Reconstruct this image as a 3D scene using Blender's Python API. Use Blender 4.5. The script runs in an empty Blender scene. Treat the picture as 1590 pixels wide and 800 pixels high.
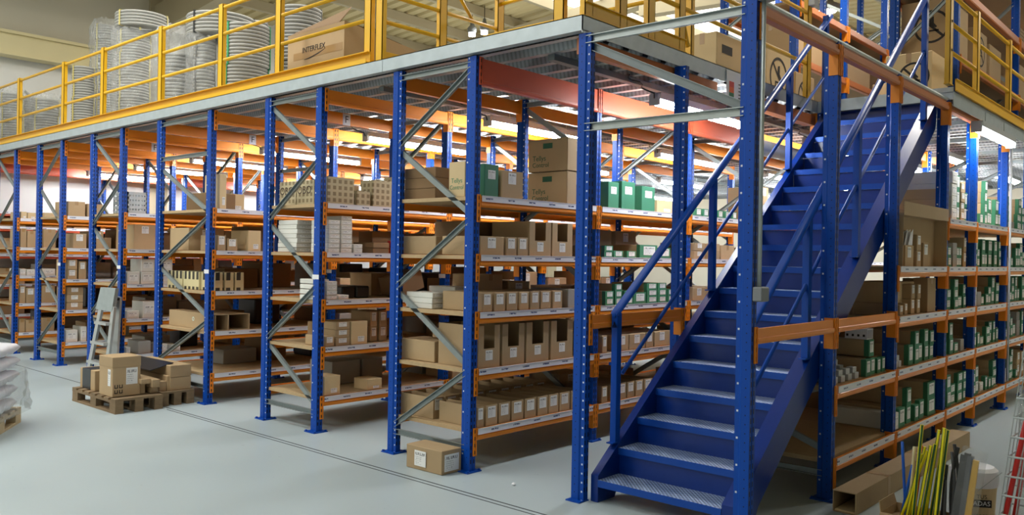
import bpy, bmesh, math, random
from mathutils import Vector, Matrix
random.seed(7)
PI = math.pi
C = bpy.context.scene.collection
scn = bpy.context.scene

# ------------------------------------------------------------------ camera
CAM = Vector((3.25465, -4.28126, 1.55459))
CR = Vector((0.743966, 0.667992, 0.0173635)); CU = Vector((-0.0139862, -0.0104127, 0.999848)); CW = Vector((-0.668071, 0.744096, -0.00159602))
FPX = 1305.2
cd = bpy.data.cameras.new('camera'); co = bpy.data.objects.new('camera', cd); C.objects.link(co)
cd.sensor_width = 36.0; cd.lens = FPX / 1590 * 36.0; cd.clip_start = 0.05; cd.clip_end = 200
m = Matrix((CR, CU, -CW)).transposed().to_4x4(); m.translation = CAM
co.matrix_world = m
scn.camera = co

def on(ax, c, px, py):
    """the point of the plane ax = c that the photograph shows at pixel px, py"""
    d = CW + CR * (px - 795) / FPX - CU * (py - 400) / FPX
    i = 'xyz'.index(ax); t = (c - CAM[i]) / d[i]
    return CAM + d * t
def yx(c, px, py=450):
    return on('x', c, px, py).y

# ------------------------------------------------------------------ materials
def lin(r, g, b):
    f = lambda v: (v / 255 / 12.92) if v / 255 <= 0.04045 else ((v / 255 + 0.055) / 1.055) ** 2.4
    return (f(r), f(g), f(b), 1.0)

class NT:
    def __init__(s, m):
        s.t = m.node_tree; s.n = s.t.nodes; s.l = s.t.links
    def new(s, k, **kw):
        n = s.n.new(k)
        for a, v in kw.items(): setattr(n, a, v)
        return n
    def link(s, a, b): s.l.new(a, b)
    def val(s, sock, v):
        if isinstance(v, (int, float)): sock.default_value = v
        else: s.link(v, sock)
    def math(s, op, a, b=0.0, c=0.0):
        n = s.new('ShaderNodeMath', operation=op)
        s.val(n.inputs[0], a); s.val(n.inputs[1], b); s.val(n.inputs[2], c)
        return n.outputs[0]
    def mix(s, f, a, b):
        n = s.new('ShaderNodeMix', data_type='RGBA')
        s.val(n.inputs[0], f)
        for i, v in ((6, a), (7, b)):
            if isinstance(v, tuple): n.inputs[i].default_value = v
            else: s.link(v, n.inputs[i])
        return n.outputs[2]

def mat(name, col, rough=0.6, metal=0.0, spec=0.5, noise=0.0, nscale=8.0, rand=0.0, bump=0.0, bscale=60.0, emit=None, alpha=None, stretch=None):
    m = bpy.data.materials.new(name); m.use_nodes = True
    t = NT(m); b = t.n['Principled BSDF']
    b.inputs['Roughness'].default_value = rough; b.inputs['Metallic'].default_value = metal
    b.inputs['Specular IOR Level'].default_value = spec
    b.inputs['Base Color'].default_value = col
    m.diffuse_color = col
    out = None
    if noise or rand:
        tc = t.new('ShaderNodeTexCoord')
        f = None
        if noise:
            n = t.new('ShaderNodeTexNoise'); n.inputs['Scale'].default_value = nscale; n.inputs['Detail'].default_value = 4
            src = tc.outputs['Object']
            if stretch:
                mp = t.new('ShaderNodeMapping'); mp.inputs['Scale'].default_value = stretch; t.link(src, mp.inputs['Vector']); src = mp.outputs[0]
            t.link(src, n.inputs['Vector'])
            f = t.math('MULTIPLY', t.math('SUBTRACT', n.outputs[0], 0.5), noise * 2)
        if rand:
            oi = t.new('ShaderNodeObjectInfo')
            g = t.math('MULTIPLY', t.math('SUBTRACT', oi.outputs['Random'], 0.5), rand * 2)
            f = g if f is None else t.math('ADD', f, g)
        h = t.new('ShaderNodeHueSaturation'); h.inputs['Color'].default_value = col
        t.link(t.math('ADD', f, 1.0), h.inputs['Value']); t.link(h.outputs[0], b.inputs['Base Color'])
    if bump:
        tc = t.new('ShaderNodeTexCoord')
        n = t.new('ShaderNodeTexNoise'); n.inputs['Scale'].default_value = bscale; t.link(tc.outputs['Object'], n.inputs['Vector'])
        bp = t.new('ShaderNodeBump'); bp.inputs['Strength'].default_value = bump; bp.inputs['Distance'].default_value = 0.01
        t.link(n.outputs[0], bp.inputs['Height']); t.link(bp.outputs[0], b.inputs['Normal'])
    if emit:
        b.inputs['Emission Color'].default_value = emit[0]; b.inputs['Emission Strength'].default_value = emit[1]
    if alpha is not None:
        b.inputs['Alpha'].default_value = alpha
    return m

BLUE = lin(0, 66, 158)
def upright_mat():
    m = mat('blue_powder_coat_perforated', BLUE, 0.42, 0, 0.25)
    t = NT(m); b = t.n['Principled BSDF']
    tc = t.new('ShaderNodeTexCoord'); sp = t.new('ShaderNodeSeparateXYZ'); t.link(tc.outputs['Object'], sp.inputs[0])
    ns = t.new('ShaderNodeSeparateXYZ'); t.link(tc.outputs['Normal'], ns.inputs[0])
    ax = t.math('ABSOLUTE', ns.outputs[0]); ay = t.math('ABSOLUTE', ns.outputs[1])
    x, y, z = sp.outputs
    def cell(v, per, half, off=0.0):      # 1 inside a band of each period
        f = t.math('FRACT', t.math('DIVIDE', t.math('ADD', v, off + 10.0), per))
        return t.math('LESS_THAN', t.math('ABSOLUTE', t.math('SUBTRACT', f, 0.5)), half / per)
    def band(v, c, half):
        return t.math('LESS_THAN', t.math('ABSOLUTE', t.math('SUBTRACT', v, c)), half)
    # slots on the wide face: two columns
    yc = t.math('ABSOLUTE', t.math('SUBTRACT', y, 0.031))
    slot = t.math('MULTIPLY', t.math('MULTIPLY', band(yc, 0.0155, 0.0055), cell(z, 0.05, 0.0145)), t.math('GREATER_THAN', ax, 0.8))
    slot = t.math('MULTIPLY', slot, t.math('GREATER_THAN', z, 0.05))
    # bolt holes along the side flanges; pale ones painted as light shining through
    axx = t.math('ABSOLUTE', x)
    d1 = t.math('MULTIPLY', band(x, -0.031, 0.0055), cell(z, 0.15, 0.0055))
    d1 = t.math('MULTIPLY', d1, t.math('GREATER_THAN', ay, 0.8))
    d2 = t.math('MULTIPLY', band(x, 0.02, 0.0035), cell(z, 0.05, 0.0035, 0.02))
    d2 = t.math('MULTIPLY', d2, t.math('GREATER_THAN', ay, 0.8))
    c = t.mix(slot, BLUE, (0.002, 0.004, 0.015, 1))
    c = t.mix(d2, c, (0.004, 0.012, 0.05, 1))
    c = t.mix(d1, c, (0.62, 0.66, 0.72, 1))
    t.link(c, b.inputs['Base Color'])
    return m
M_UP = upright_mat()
def upright_mat_left():
    m = M_UP.copy(); m.name = 'blue_powder_coat_perforated_mirrored'
    for n in m.node_tree.nodes:
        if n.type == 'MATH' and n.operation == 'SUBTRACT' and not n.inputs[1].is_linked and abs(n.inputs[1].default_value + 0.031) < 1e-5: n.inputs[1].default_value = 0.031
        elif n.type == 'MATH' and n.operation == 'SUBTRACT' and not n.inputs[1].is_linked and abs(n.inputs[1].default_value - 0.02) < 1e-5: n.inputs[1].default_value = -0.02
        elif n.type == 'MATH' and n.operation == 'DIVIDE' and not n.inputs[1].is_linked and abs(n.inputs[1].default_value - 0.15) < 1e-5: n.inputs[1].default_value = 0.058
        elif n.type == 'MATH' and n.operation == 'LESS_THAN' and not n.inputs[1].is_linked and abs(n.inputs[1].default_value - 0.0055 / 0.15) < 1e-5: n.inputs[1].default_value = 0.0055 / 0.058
    return m
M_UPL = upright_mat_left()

def slotted(name, col, axis_y=True):
    m = mat(name, col, 0.45)
    t = NT(m); b = t.n['Principled BSDF']
    tc = t.new('ShaderNodeTexCoord'); sp = t.new('ShaderNodeSeparateXYZ'); t.link(tc.outputs['Object'], sp.inputs[0])
    f = t.math('FRACT', t.math('DIVIDE', t.math('ADD', sp.outputs[2], 10.0), 0.05))
    a = t.math('LESS_THAN', t.math('ABSOLUTE', t.math('SUBTRACT', f, 0.5)), 0.26)
    g = t.math('LESS_THAN', t.math('ABSOLUTE', sp.outputs[1]), 0.0065)
    s = t.math('MULTIPLY', a, g)
    t.link(t.mix(s, col, (0.03, 0.012, 0.004, 1)), b.inputs['Base Color'])
    return m

ORANGE = lin(228, 134, 22); REDOR = lin(196, 84, 52); BROWNOR = lin(192, 112, 58)
M = {}
M['stair'] = mat('stair_blue_darkened_for_shade', lin(0, 42, 120), 0.28, 0, 0.4, noise=0.08, nscale=20)  # frame blue made darker: shade on the stairs put into the colour
M['blue'] = mat('blue_powder_coat', BLUE, 0.36, 0, 0.3, noise=0.08, nscale=20)
M['orange'] = mat('orange_powder_coat', ORANGE, 0.42, noise=0.05, nscale=10)
M['redor'] = mat('red_orange_powder_coat', REDOR, 0.35, noise=0.06, nscale=10)
M['brownor'] = mat('faded_orange_powder_coat', BROWNOR, 0.45, noise=0.06, nscale=10)
M['conn'] = slotted('orange_slotted_connector', ORANGE)
M['connred'] = slotted('red_slotted_connector', REDOR)
M['yellow'] = mat('yellow_powder_coat', lin(228, 174, 14), 0.42, noise=0.05, nscale=6)
M['galv'] = mat('galvanised_steel', lin(172, 180, 180), 0.42, 0.55, noise=0.16, nscale=14)
M['galvsheet'] = mat('galvanised_sheet', lin(186, 190, 190), 0.4, 0.5, noise=0.14, nscale=5, stretch=(1, 5, 5))
M['fascia'] = mat('galvanised_fascia', lin(176, 186, 190), 0.45, 0.35, noise=0.16, nscale=12)
M['board'] = mat('chipboard', lin(176, 150, 112), 0.8, noise=0.12, nscale=25)
M['boarddark'] = mat('chipboard_face', lin(158, 132, 98), 0.8, noise=0.1, nscale=12)
M['white'] = mat('white_plastic', lin(226, 226, 230), 0.5)
M['card'] = mat('cardboard', lin(174, 148, 112), 0.82, noise=0.05, nscale=6, rand=0.13, bump=0.1, bscale=30)
M['cardlight'] = mat('cardboard_pale', lin(206, 182, 140), 0.82, noise=0.05, nscale=6, rand=0.08)
M['carddark'] = mat('cardboard_inside_and_shaded', lin(132, 104, 72), 0.85, noise=0.06, nscale=6, rand=0.08)  # carton interiors; also closed cartons coloured darker as if in shade
M['cardkhaki'] = mat('cardboard_cut_edge', lin(206, 178, 136), 0.85)
M['tape'] = mat('brown_tape', lin(160, 126, 80), 0.3)
M['green'] = mat('green_print', lin(50, 120, 86), 0.6, rand=0.1)
M['greendeep'] = mat('green_carton', lin(44, 116, 86), 0.6, rand=0.08)
M['whitecard'] = mat('white_carton', lin(214, 212, 204), 0.7, rand=0.06, noise=0.04)
M['greycard'] = mat('grey_carton', lin(150, 148, 142), 0.75, rand=0.1)
M['blackplastic'] = mat('black_plastic', lin(28, 29, 32), 0.35)
M['greyplastic'] = mat('grey_plastic', lin(120, 124, 128), 0.5)
M['lightgrey'] = mat('light_grey_plastic', lin(178, 182, 184), 0.45)
M['ink'] = mat('black_ink', lin(32, 28, 26), 0.7)
M['inkbrown'] = mat('brown_ink', lin(70, 50, 38), 0.7)
M['greenink'] = mat('green_ink', lin(30, 84, 58), 0.7)
M['whiteink'] = mat('pale_ink', lin(214, 232, 222), 0.7)
M['coil'] = mat('grey_conduit', lin(160, 160, 156), 0.5, rand=0.09)
M['strapk'] = mat('black_strap', lin(30, 30, 30), 0.5)
M['strapy'] = mat('yellow_strap', lin(206, 190, 110), 0.5)
M['strapg'] = mat('green_strap', lin(46, 150, 96), 0.5)
M['wood'] = mat('pallet_wood', lin(128, 106, 78), 0.85, noise=0.25, nscale=9, stretch=(1, 1, 6), rand=0.12)
M['woodpale'] = mat('pallet_wood_pale', lin(196, 174, 136), 0.85, noise=0.2, nscale=9)
M['alu'] = mat('aluminium', lin(196, 198, 196), 0.38, 0.6, noise=0.08, nscale=10)
M['redplastic'] = mat('red_plastic', lin(206, 42, 36), 0.4)
M['orangeprint'] = mat('orange_print', lin(228, 96, 40), 0.6)
M['bluebin'] = mat('blue_bin_plastic', lin(20, 56, 160), 0.4)
M['wall'] = mat('wall_plaster', lin(212, 208, 194), 0.9, noise=0.04, nscale=1.2)
M['wallwhite'] = mat('wall_white', lin(226, 226, 224), 0.85, noise=0.03, nscale=1.2)
M['cream'] = mat('cream_steel', lin(224, 212, 168), 0.6, noise=0.04, nscale=3)
M['concrete'] = mat('concrete_beige', lin(186, 176, 150), 0.9, noise=0.06, nscale=2)
M['roof'] = mat('roof_sheet', lin(206, 192, 148), 0.6, noise=0.04, nscale=1)
M['joint'] = mat('floor_joint', lin(54, 58, 62), 0.7)
M['tube'] = mat('lamp_tube', (1, 1, 1, 1), 0.4, emit=((0.95, 0.98, 1.0, 1), 95.0))
M['lamp'] = mat('high_bay_lens', (1, 1, 1, 1), 0.4, emit=((1.0, 0.97, 0.9, 1), 40.0))
M['sky'] = mat('translucent_roof_light', lin(250, 248, 238), 0.5, emit=((1.0, 0.98, 0.92, 1), 2.2))
M['brace'] = mat('galvanised_brace', lin(142, 150, 150), 0.42, 0.55, noise=0.16, nscale=14)
M['galvdark'] = mat('galvanised_channel', lin(120, 128, 130), 0.45, 0.5, noise=0.12, nscale=14)

def label_mat(name, seed, ink=(0.03, 0.03, 0.03, 1)):
    m = mat(name, lin(228, 228, 226), 0.6)
    t = NT(m); b = t.n['Principled BSDF']
    tc = t.new('ShaderNodeTexCoord'); sp = t.new('ShaderNodeSeparateXYZ'); t.link(tc.outputs['Generated'], sp.inputs[0])
    u = t.math('ADD', sp.outputs[0], sp.outputs[1]); v = sp.outputs[2]
    fu = t.math('FRACT', u)
    cmb = t.new('ShaderNodeCombineXYZ'); t.link(t.math('MULTIPLY', u, 26.0), cmb.inputs[0]); t.link(t.math('FLOOR', t.math('MULTIPLY', v, 8.0)), cmb.inputs[1]); cmb.inputs[2].default_value = seed
    n = t.new('ShaderNodeTexNoise'); n.inputs['Scale'].default_value = 1.0; n.inputs['Detail'].default_value = 0; t.link(cmb.outputs[0], n.inputs['Vector'])
    bars = t.math('GREATER_THAN', n.outputs[0], 0.5)
    row = t.math('FRACT', t.math('MULTIPLY', v, 8.0))
    rowm = t.math('GREATER_THAN', row, 0.5)
    top = t.math('MULTIPLY', t.math('GREATER_THAN', v, 0.7), t.math('LESS_THAN', v, 0.88))
    mid = t.math('MULTIPLY', rowm, t.math('MULTIPLY', t.math('LESS_THAN', v, 0.62), t.math('LESS_THAN', fu, 0.62)))
    side = t.math('MULTIPLY', t.math('LESS_THAN', fu, 0.9), t.math('GREATER_THAN', fu, 0.08))
    msk = t.math('MULTIPLY', t.math('MULTIPLY', t.math('MAXIMUM', top, t.math('MULTIPLY', mid, 0.6)), bars), side)
    msk = t.math('MULTIPLY', msk, t.math('GREATER_THAN', v, 0.1))
    t.link(t.mix(msk, lin(228, 228, 226), ink), b.inputs['Base Color'])
    return m
M['label'] = label_mat('shipping_label', 1.0)
M['label2'] = label_mat('barcode_label', 4.0)

def strip_mat():
    m = mat('label_holder_strip', lin(222, 222, 228), 0.45)
    t = NT(m); b = t.n['Principled BSDF']
    tc = t.new('ShaderNodeTexCoord'); sp = t.new('ShaderNodeSeparateXYZ'); t.link(tc.outputs['Object'], sp.inputs[0])
    oi = t.new('ShaderNodeObjectInfo')
    y = t.math('ADD', sp.outputs[1], t.math('MULTIPLY', oi.outputs['Random'], 5.0))
    f = t.math('FRACT', t.math('DIVIDE', t.math('ADD', y, 10.0), 0.24))
    a = t.math('LESS_THAN', f, 0.32)
    g = t.math('LESS_THAN', t.math('ABSOLUTE', sp.outputs[2]), 0.006)
    n = t.new('ShaderNodeTexNoise'); n.inputs['Scale'].default_value = 120; t.link(tc.outputs['Object'], n.inputs['Vector'])
    a = t.math('MULTIPLY', t.math('MULTIPLY', a, g), t.math('GREATER_THAN', n.outputs[0], 0.42))
    t.link(t.mix(a, lin(222, 222, 228), lin(70, 80, 120)), b.inputs['Base Color'])
    return m
M['strip'] = strip_mat()

def pattern_mat(name, base, ink, su, sv, seedoff=0.0):
    m = mat(name, base, 0.8)
    t = NT(m); b = t.n['Principled BSDF']
    tc = t.new('ShaderNodeTexCoord'); sp = t.new('ShaderNodeSeparateXYZ'); t.link(tc.outputs['Object'], sp.inputs[0])
    u = t.math('ADD', sp.outputs[0], sp.outputs[1]); v = sp.outputs[2]
    fu = t.math('FRACT', t.math('DIVIDE', t.math('ADD', u, 10.0), su)); fv = t.math('FRACT', t.math('DIVIDE', t.math('ADD', v, 10.0), sv))
    k = t.math('MULTIPLY', t.math('LESS_THAN', t.math('ABSOLUTE', t.math('SUBTRACT', fu, 0.5)), 0.28), t.math('LESS_THAN', t.math('ABSOLUTE', t.math('SUBTRACT', fv, 0.5)), 0.3))
    t.link(t.mix(k, base, ink), b.inputs['Base Color'])
    return m
M['gridcard'] = pattern_mat('printed_grid_carton', lin(186, 172, 138), lin(136, 120, 90), 0.06, 0.055)
M['dotcard'] = pattern_mat('dotted_pale_carton', lin(206, 194, 150), lin(60, 56, 48), 0.085, 0.19)

def tread_mat():
    m = mat('perforated_blue_tread', lin(88, 120, 176), 0.34, 0.35)
    t = NT(m); b = t.n['Principled BSDF']
    tc = t.new('ShaderNodeTexCoord'); sp = t.new('ShaderNodeSeparateXYZ'); t.link(tc.outputs['Object'], sp.inputs[0])
    k = 2 * PI / 0.028
    a = t.math('MULTIPLY', t.math('SINE', t.math('MULTIPLY', sp.outputs[0], k)), t.math('SINE', t.math('MULTIPLY', sp.outputs[1], k)))
    h = t.math('GREATER_THAN', a, 0.35)
    ns = t.new('ShaderNodeSeparateXYZ'); t.link(tc.outputs['Normal'], ns.inputs[0])
    h = t.math('MULTIPLY', h, t.math('GREATER_THAN', ns.outputs[2], 0.5))
    n = t.new('ShaderNodeTexNoise'); n.inputs['Scale'].default_value = 5; t.link(tc.outputs['Object'], n.inputs['Vector'])
    c = t.mix(n.outputs[0], lin(80, 116, 176), lin(196, 212, 232))  # paler upper faces: bright sheen of the treads put into the colour
    c = t.mix(t.math('GREATER_THAN', ns.outputs[2], 0.5), BLUE, c)
    t.link(t.mix(h, c, lin(8, 22, 62)), b.inputs['Base Color'])
    bp = t.new('ShaderNodeBump'); bp.inputs['Strength'].default_value = 0.6; bp.inputs['Distance'].default_value = 0.004
    t.link(a, bp.inputs['Height']); t.link(bp.outputs[0], b.inputs['Normal'])
    return m
M['tread'] = tread_mat()

def floor_mat():
    m = mat('polished_concrete', lin(176, 186, 188), 0.34, 0, 0.4)
    t = NT(m); b = t.n['Principled BSDF']
    tc = t.new('ShaderNodeTexCoord')
    n = t.new('ShaderNodeTexNoise'); n.inputs['Scale'].default_value = 0.6; n.inputs['Detail'].default_value = 6; t.link(tc.outputs['Object'], n.inputs['Vector'])
    n2 = t.new('ShaderNodeTexNoise'); n2.inputs['Scale'].default_value = 14; n2.inputs['Detail'].default_value = 3; t.link(tc.outputs['Object'], n2.inputs['Vector'])
    c = t.mix(n.outputs[0], lin(152, 165, 169), lin(178, 189, 192))
    sp = t.math('GREATER_THAN', n2.outputs[0], 0.72)
    t.link(t.mix(t.math('MULTIPLY', sp, 0.25), c, lin(120, 130, 132)), b.inputs['Base Color'])
    r = t.math('MULTIPLY_ADD', n.outputs[0], 0.25, 0.24)
    t.link(r, b.inputs['Roughness'])
    return m
M['floor'] = floor_mat()

def wrap_mat():
    m = bpy.data.materials.new('clear_shrink_film'); m.use_nodes = True
    t = NT(m); t.n.remove(t.n['Principled BSDF']); out = t.n['Material Output']
    tr = t.new('ShaderNodeBsdfTransparent'); tr.inputs[0].default_value = (0.93, 0.94, 0.94, 1)
    gl = t.new('ShaderNodeBsdfGlossy'); gl.inputs['Roughness'].default_value = 0.16
    df = t.new('ShaderNodeBsdfDiffuse'); df.inputs[0].default_value = (0.7, 0.71, 0.71, 1)
    tc = t.new('ShaderNodeTexCoord'); n = t.new('ShaderNodeTexNoise'); n.inputs['Scale'].default_value = 9; n.inputs['Detail'].default_value = 5; n.inputs['Distortion'].default_value = 1.5
    t.link(tc.outputs['Object'], n.inputs['Vector'])
    bp = t.new('ShaderNodeBump'); bp.inputs['Strength'].default_value = 0.9; bp.inputs['Distance'].default_value = 0.05; t.link(n.outputs[0], bp.inputs['Height'])
    t.link(bp.outputs[0], gl.inputs['Normal'])
    a = t.new('ShaderNodeMixShader'); a.inputs[0].default_value = 0.3; t.link(df.outputs[0], a.inputs[1]); t.link(gl.outputs[0], a.inputs[2])
    b = t.new('ShaderNodeMixShader'); t.link(t.math('MULTIPLY_ADD', n.outputs[0], 0.5, 0.12), b.inputs[0]); t.link(tr.outputs[0], b.inputs[1]); t.link(a.outputs[0], b.inputs[2])
    t.link(b.outputs[0], out.inputs['Surface'])
    return m
M['wrap'] = wrap_mat()
M['clearfilm'] = M['wrap'].copy(); M['clearfilm'].name = 'clear_sleeve_film'
for n_ in M['clearfilm'].node_tree.nodes:
    if n_.type == 'MATH' and n_.operation == 'MULTIPLY_ADD': n_.inputs[1].default_value = .22; n_.inputs[2].default_value = .04
for n_ in M['wrap'].node_tree.nodes:
    if n_.type == 'MATH' and n_.operation == 'MULTIPLY_ADD': n_.inputs[1].default_value = .42; n_.inputs[2].default_value = .03
M['bag'] = mat('white_polythene_sack', lin(222, 222, 228), 0.35, noise=0.08, nscale=6)

# ------------------------------------------------------------------ mesh helpers
class MB:
    def __init__(s): s.v = []; s.f = []; s.m = []
    def add(s, vs, fs, mi=0):
        o = len(s.v); s.v += [tuple(v) for v in vs]; s.f += [tuple(i + o for i in f) for f in fs]; s.m += [mi] * len(fs)
        return s
    def box(s, x0, x1, y0, y1, z0, z1, mi=0):
        return s.add([(x0, y0, z0), (x1, y0, z0), (x1, y1, z0), (x0, y1, z0), (x0, y0, z1), (x1, y0, z1), (x1, y1, z1), (x0, y1, z1)],
                     [(3, 2, 1, 0), (4, 5, 6, 7), (0, 1, 5, 4), (1, 2, 6, 5), (2, 3, 7, 6), (3, 0, 4, 7)], mi)
    def hexa(s, pts, mi=0):
        return s.add(pts, [(3, 2, 1, 0), (4, 5, 6, 7), (0, 1, 5, 4), (1, 2, 6, 5), (2, 3, 7, 6), (3, 0, 4, 7)], mi)
    def bar(s, p, q, w, h, up=(0, 0, 1), mi=0):
        p, q = Vector(p), Vector(q); d = (q - p).normalized(); u = Vector(up)
        if abs(d.dot(u)) > 0.98: u = Vector((0, 1, 0))
        r = d.cross(u).normalized(); u = r.cross(d)
        a, b = r * w / 2, u * h / 2
        return s.add([p - a - b, p + a - b, p + a + b, p - a + b, q - a - b, q + a - b, q + a + b, q - a + b],
                     [(3, 2, 1, 0), (4, 5, 6, 7), (0, 1, 5, 4), (1, 2, 6, 5), (2, 3, 7, 6), (3, 0, 4, 7)], mi)
    def chan(s, p, q, w, h, t=0.003, up=(0, 0, 1), open_dir=1, mi=0):
        """C channel: web w wide, flanges h deep"""
        p, q = Vector(p), Vector(q); d = (q - p).normalized(); u = Vector(up); r = d.cross(u).normalized(); u = r.cross(d)
        prof = [(-w / 2, 0), (w / 2, 0), (w / 2, h), (w / 2 - t, h), (w / 2 - t, t), (-w / 2 + t, t), (-w / 2 + t, h), (-w / 2, h)]
        vs = [p + u * a + r * b * open_dir for a, b in prof] + [q + u * a + r * b * open_dir for a, b in prof]
        n = len(prof)
        fs = [(i, (i + 1) % n, (i + 1) % n + n, i + n) for i in range(n)]
        fs += [(0, 1, 4, 5), (1, 2, 3, 4), (0, 5, 6, 7)]; fs += [tuple(i + n for i in f[::-1]) for f in fs[-3:]]
        return s.add(vs, fs, mi)
    def path(s, pts, r, n=10, closed=False, mi=0, caps=True):
        pts = [Vector(p) for p in pts]; N = len(pts); rings = []
        for i, p in enumerate(pts):
            a = pts[(i - 1) % N] if (i or closed) else None; b = pts[(i + 1) % N] if (i < N - 1 or closed) else None
            d = ((p - a).normalized() if a is not None else Vector()) + ((b - p).normalized() if b is not None else Vector())
            d.normalize(); u = Vector((0, 0, 1)) if abs(d.z) < 0.95 else Vector((0, 1, 0))
            e = d.cross(u).normalized(); g = e.cross(d)
            k = 1.0
            if a is not None and b is not None:
                c = (p - a).normalized().dot((b - p).normalized()); k = 1 / max(0.5, math.sqrt(max(0.05, (1 + c) / 2)))
            rr = r[i] if isinstance(r, (list, tuple)) else r
            rings.append([p + (e * math.cos(2 * PI * j / n) + g * math.sin(2 * PI * j / n)) * rr * (k if k < 1.4 else 1.4) for j in range(n)])
        vs = [v for R_ in rings for v in R_]; fs = []
        for i in range(N if closed else N - 1):
            o, o2 = i * n, ((i + 1) % N) * n
            fs += [(o + j, o + (j + 1) % n, o2 + (j + 1) % n, o2 + j) for j in range(n)]
        if not closed and caps: fs += [tuple(range(n - 1, -1, -1)), tuple((N - 1) * n + j for j in range(n))]
        return s.add(vs, fs, mi)
    def lathe(s, prof, n=32, c=(0, 0, 0), mi=0, closed=True):
        vs = []; K = len(prof)
        for i in range(n):
            a = 2 * PI * i / n
            vs += [(c[0] + r * math.cos(a), c[1] + r * math.sin(a), c[2] + z) for r, z in prof]
        fs = []
        for i in range(n):
            o, o2 = i * K, ((i + 1) % n) * K
            for j in range(K if closed else K - 1):
                fs.append((o + j, o2 + j, o2 + (j + 1) % K, o + (j + 1) % K))
        return s.add(vs, fs, mi)
    def prism(s, poly, a0, a1, axis='z', mi=0):
        def P(u, v, w):
            return {'z': (u, v, w), 'y': (u, w, v), 'x': (w, u, v)}[axis]
        n = len(poly)
        vs = [P(u, v, a0) for u, v in poly] + [P(u, v, a1) for u, v in poly]
        fs = [(i, (i + 1) % n, (i + 1) % n + n, i + n) for i in range(n)] + [tuple(range(n - 1, -1, -1)), tuple(range(n, 2 * n))]
        return s.add(vs, fs, mi)
    def mesh(s, name, mats, smooth=False, bevel=0.0):
        me = bpy.data.meshes.new(name); me.from_pydata(s.v, [], s.f)
        for k in (mats if isinstance(mats, (list, tuple)) else [mats]): me.materials.append(k)
        me.polygons.foreach_set('material_index', s.m)
        bm = bmesh.new(); bm.from_mesh(me)
        bmesh.ops.recalc_face_normals(bm, faces=bm.faces)
        if bevel: bmesh.ops.bevel(bm, geom=list(bm.edges), offset=bevel, segments=1, affect='EDGES', clamp_overlap=True)
        bm.to_mesh(me); bm.free()
        if smooth:
            me.polygons.foreach_set('use_smooth', [True] * len(me.polygons))
        me.update(); return me
    def build(s, name, mats, parent=None, smooth=False, bevel=0.0, origin=None):
        """origin: world point the mesh coordinates are re-based to"""
        base = Vector((0, 0, 0))
        if parent is not None: base = wloc(parent)
        org = Vector(origin) if origin is not None else base
        s.v = [tuple(Vector(v) - org) for v in s.v]
        return put(name, s.mesh(name, mats, smooth, bevel), parent, org - base)

WL = {}
def wloc(o): return WL.get(o.name, Vector((0, 0, 0)))
def put(name, data, parent=None, loc=(0, 0, 0), rotz=0.0):
    o = bpy.data.objects.new(name, data); C.objects.link(o)
    o.location = loc
    if rotz: o.rotation_euler.z = rotz
    if parent is not None: o.parent = parent
    WL[o.name] = Vector(loc) + (wloc(parent) if parent is not None else Vector())
    return o
def tag(o, label=None, cat=None, group=None, kind=None):
    if label: o['label'] = label
    if cat: o['category'] = cat
    if group: o['group'] = group
    if kind: o['kind'] = kind
    return o
def thing(name, loc, label, cat, group=None, rotz=0.0):
    return tag(put(name, None, None, loc, rotz), label, cat, group)
def struct(name, mb, m): return tag(mb.build(name, m), kind='structure')
def text(body, size, m, parent, loc, rot, name='printed_lettering', ext=0.0006):
    c = bpy.data.curves.new('lettering', 'FONT'); c.body = body; c.size = size; c.extrude = ext; c.align_x = 'CENTER'; c.align_y = 'CENTER'
    c.resolution_u = 3
    t = bpy.data.objects.new('lettering', c); C.objects.link(t); bpy.context.view_layer.update()
    me = bpy.data.meshes.new_from_object(t.evaluated_get(bpy.context.evaluated_depsgraph_get()))
    bpy.data.objects.remove(t); bpy.data.curves.remove(c)
    me.materials.clear(); me.materials.append(m)
    o = put(name, me, parent, loc); o.rotation_euler = rot
    return o
RX = (PI / 2, 0, PI / 2)      # lettering read from +x
RY = (PI / 2, 0, 0)           # lettering read from -y
ORD = ['first', 'second', 'third', 'fourth', 'fifth', 'sixth', 'seventh', 'eighth', 'ninth', 'tenth', 'eleventh', 'twelfth', 'thirteenth', 'fourteenth', 'fifteenth', 'sixteenth', 'seventeenth', 'eighteenth', 'nineteenth', 'twentieth']

# ------------------------------------------------------------------ room
f = MB(); f.box(-13.4, 9, -14, 18.2, -0.2, 0); struct('floor', f, M['floor'])
j = MB()
j.box(-13.2, 3.0, -0.372, -0.360, -0.001, 0.0012); j.box(-4.7, 3.0, -0.418, -0.408, -0.001, 0.0012)
struct('trim_1', j, M['joint'])
w = MB(); w.box(-13.4, -13.2, -14, 18.2, 0, 7.0); struct('wall_left', w, M['wallwhite'])
w = MB(); w.box(-13.2, -13.17, -14, 3.2, 4.9, 6.5); struct('trim_2', w, M['wall'])
w = MB(); w.box(-13.2, 9, 17.0, 17.2, 0, 8.0); struct('wall_back', w, M['wall'])
w = MB(); w.box(9, 9.2, -14, 18.2, 0, 7.0); struct('wall_right', w, M['wall'])  # unseen wall, added to keep ambient light off the right side
w = MB(); w.box(-13.4, 9.2, -14.2, -14, 0, 7.2); struct('wall_front', w, M['wall'])  # unseen too, added to shut out ambient light from the front
w = MB()
w.box(-13.16, -12.9, -14, 3.1, 4.9, 5.24); w.box(-13.16, -12.84, -14, 3.1, 5.24, 5.29); w.box(-13.16, -12.86, -14, 3.1, 4.87, 4.9)
struct('trim_3', w, M['cream'])
w = MB()
for y in (3.2, 9.4, 15.6): w.box(-13.2, -13.1, y, y + 0.4, 0, 6.55)
struct('column_1', w, M['concrete'])
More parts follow.
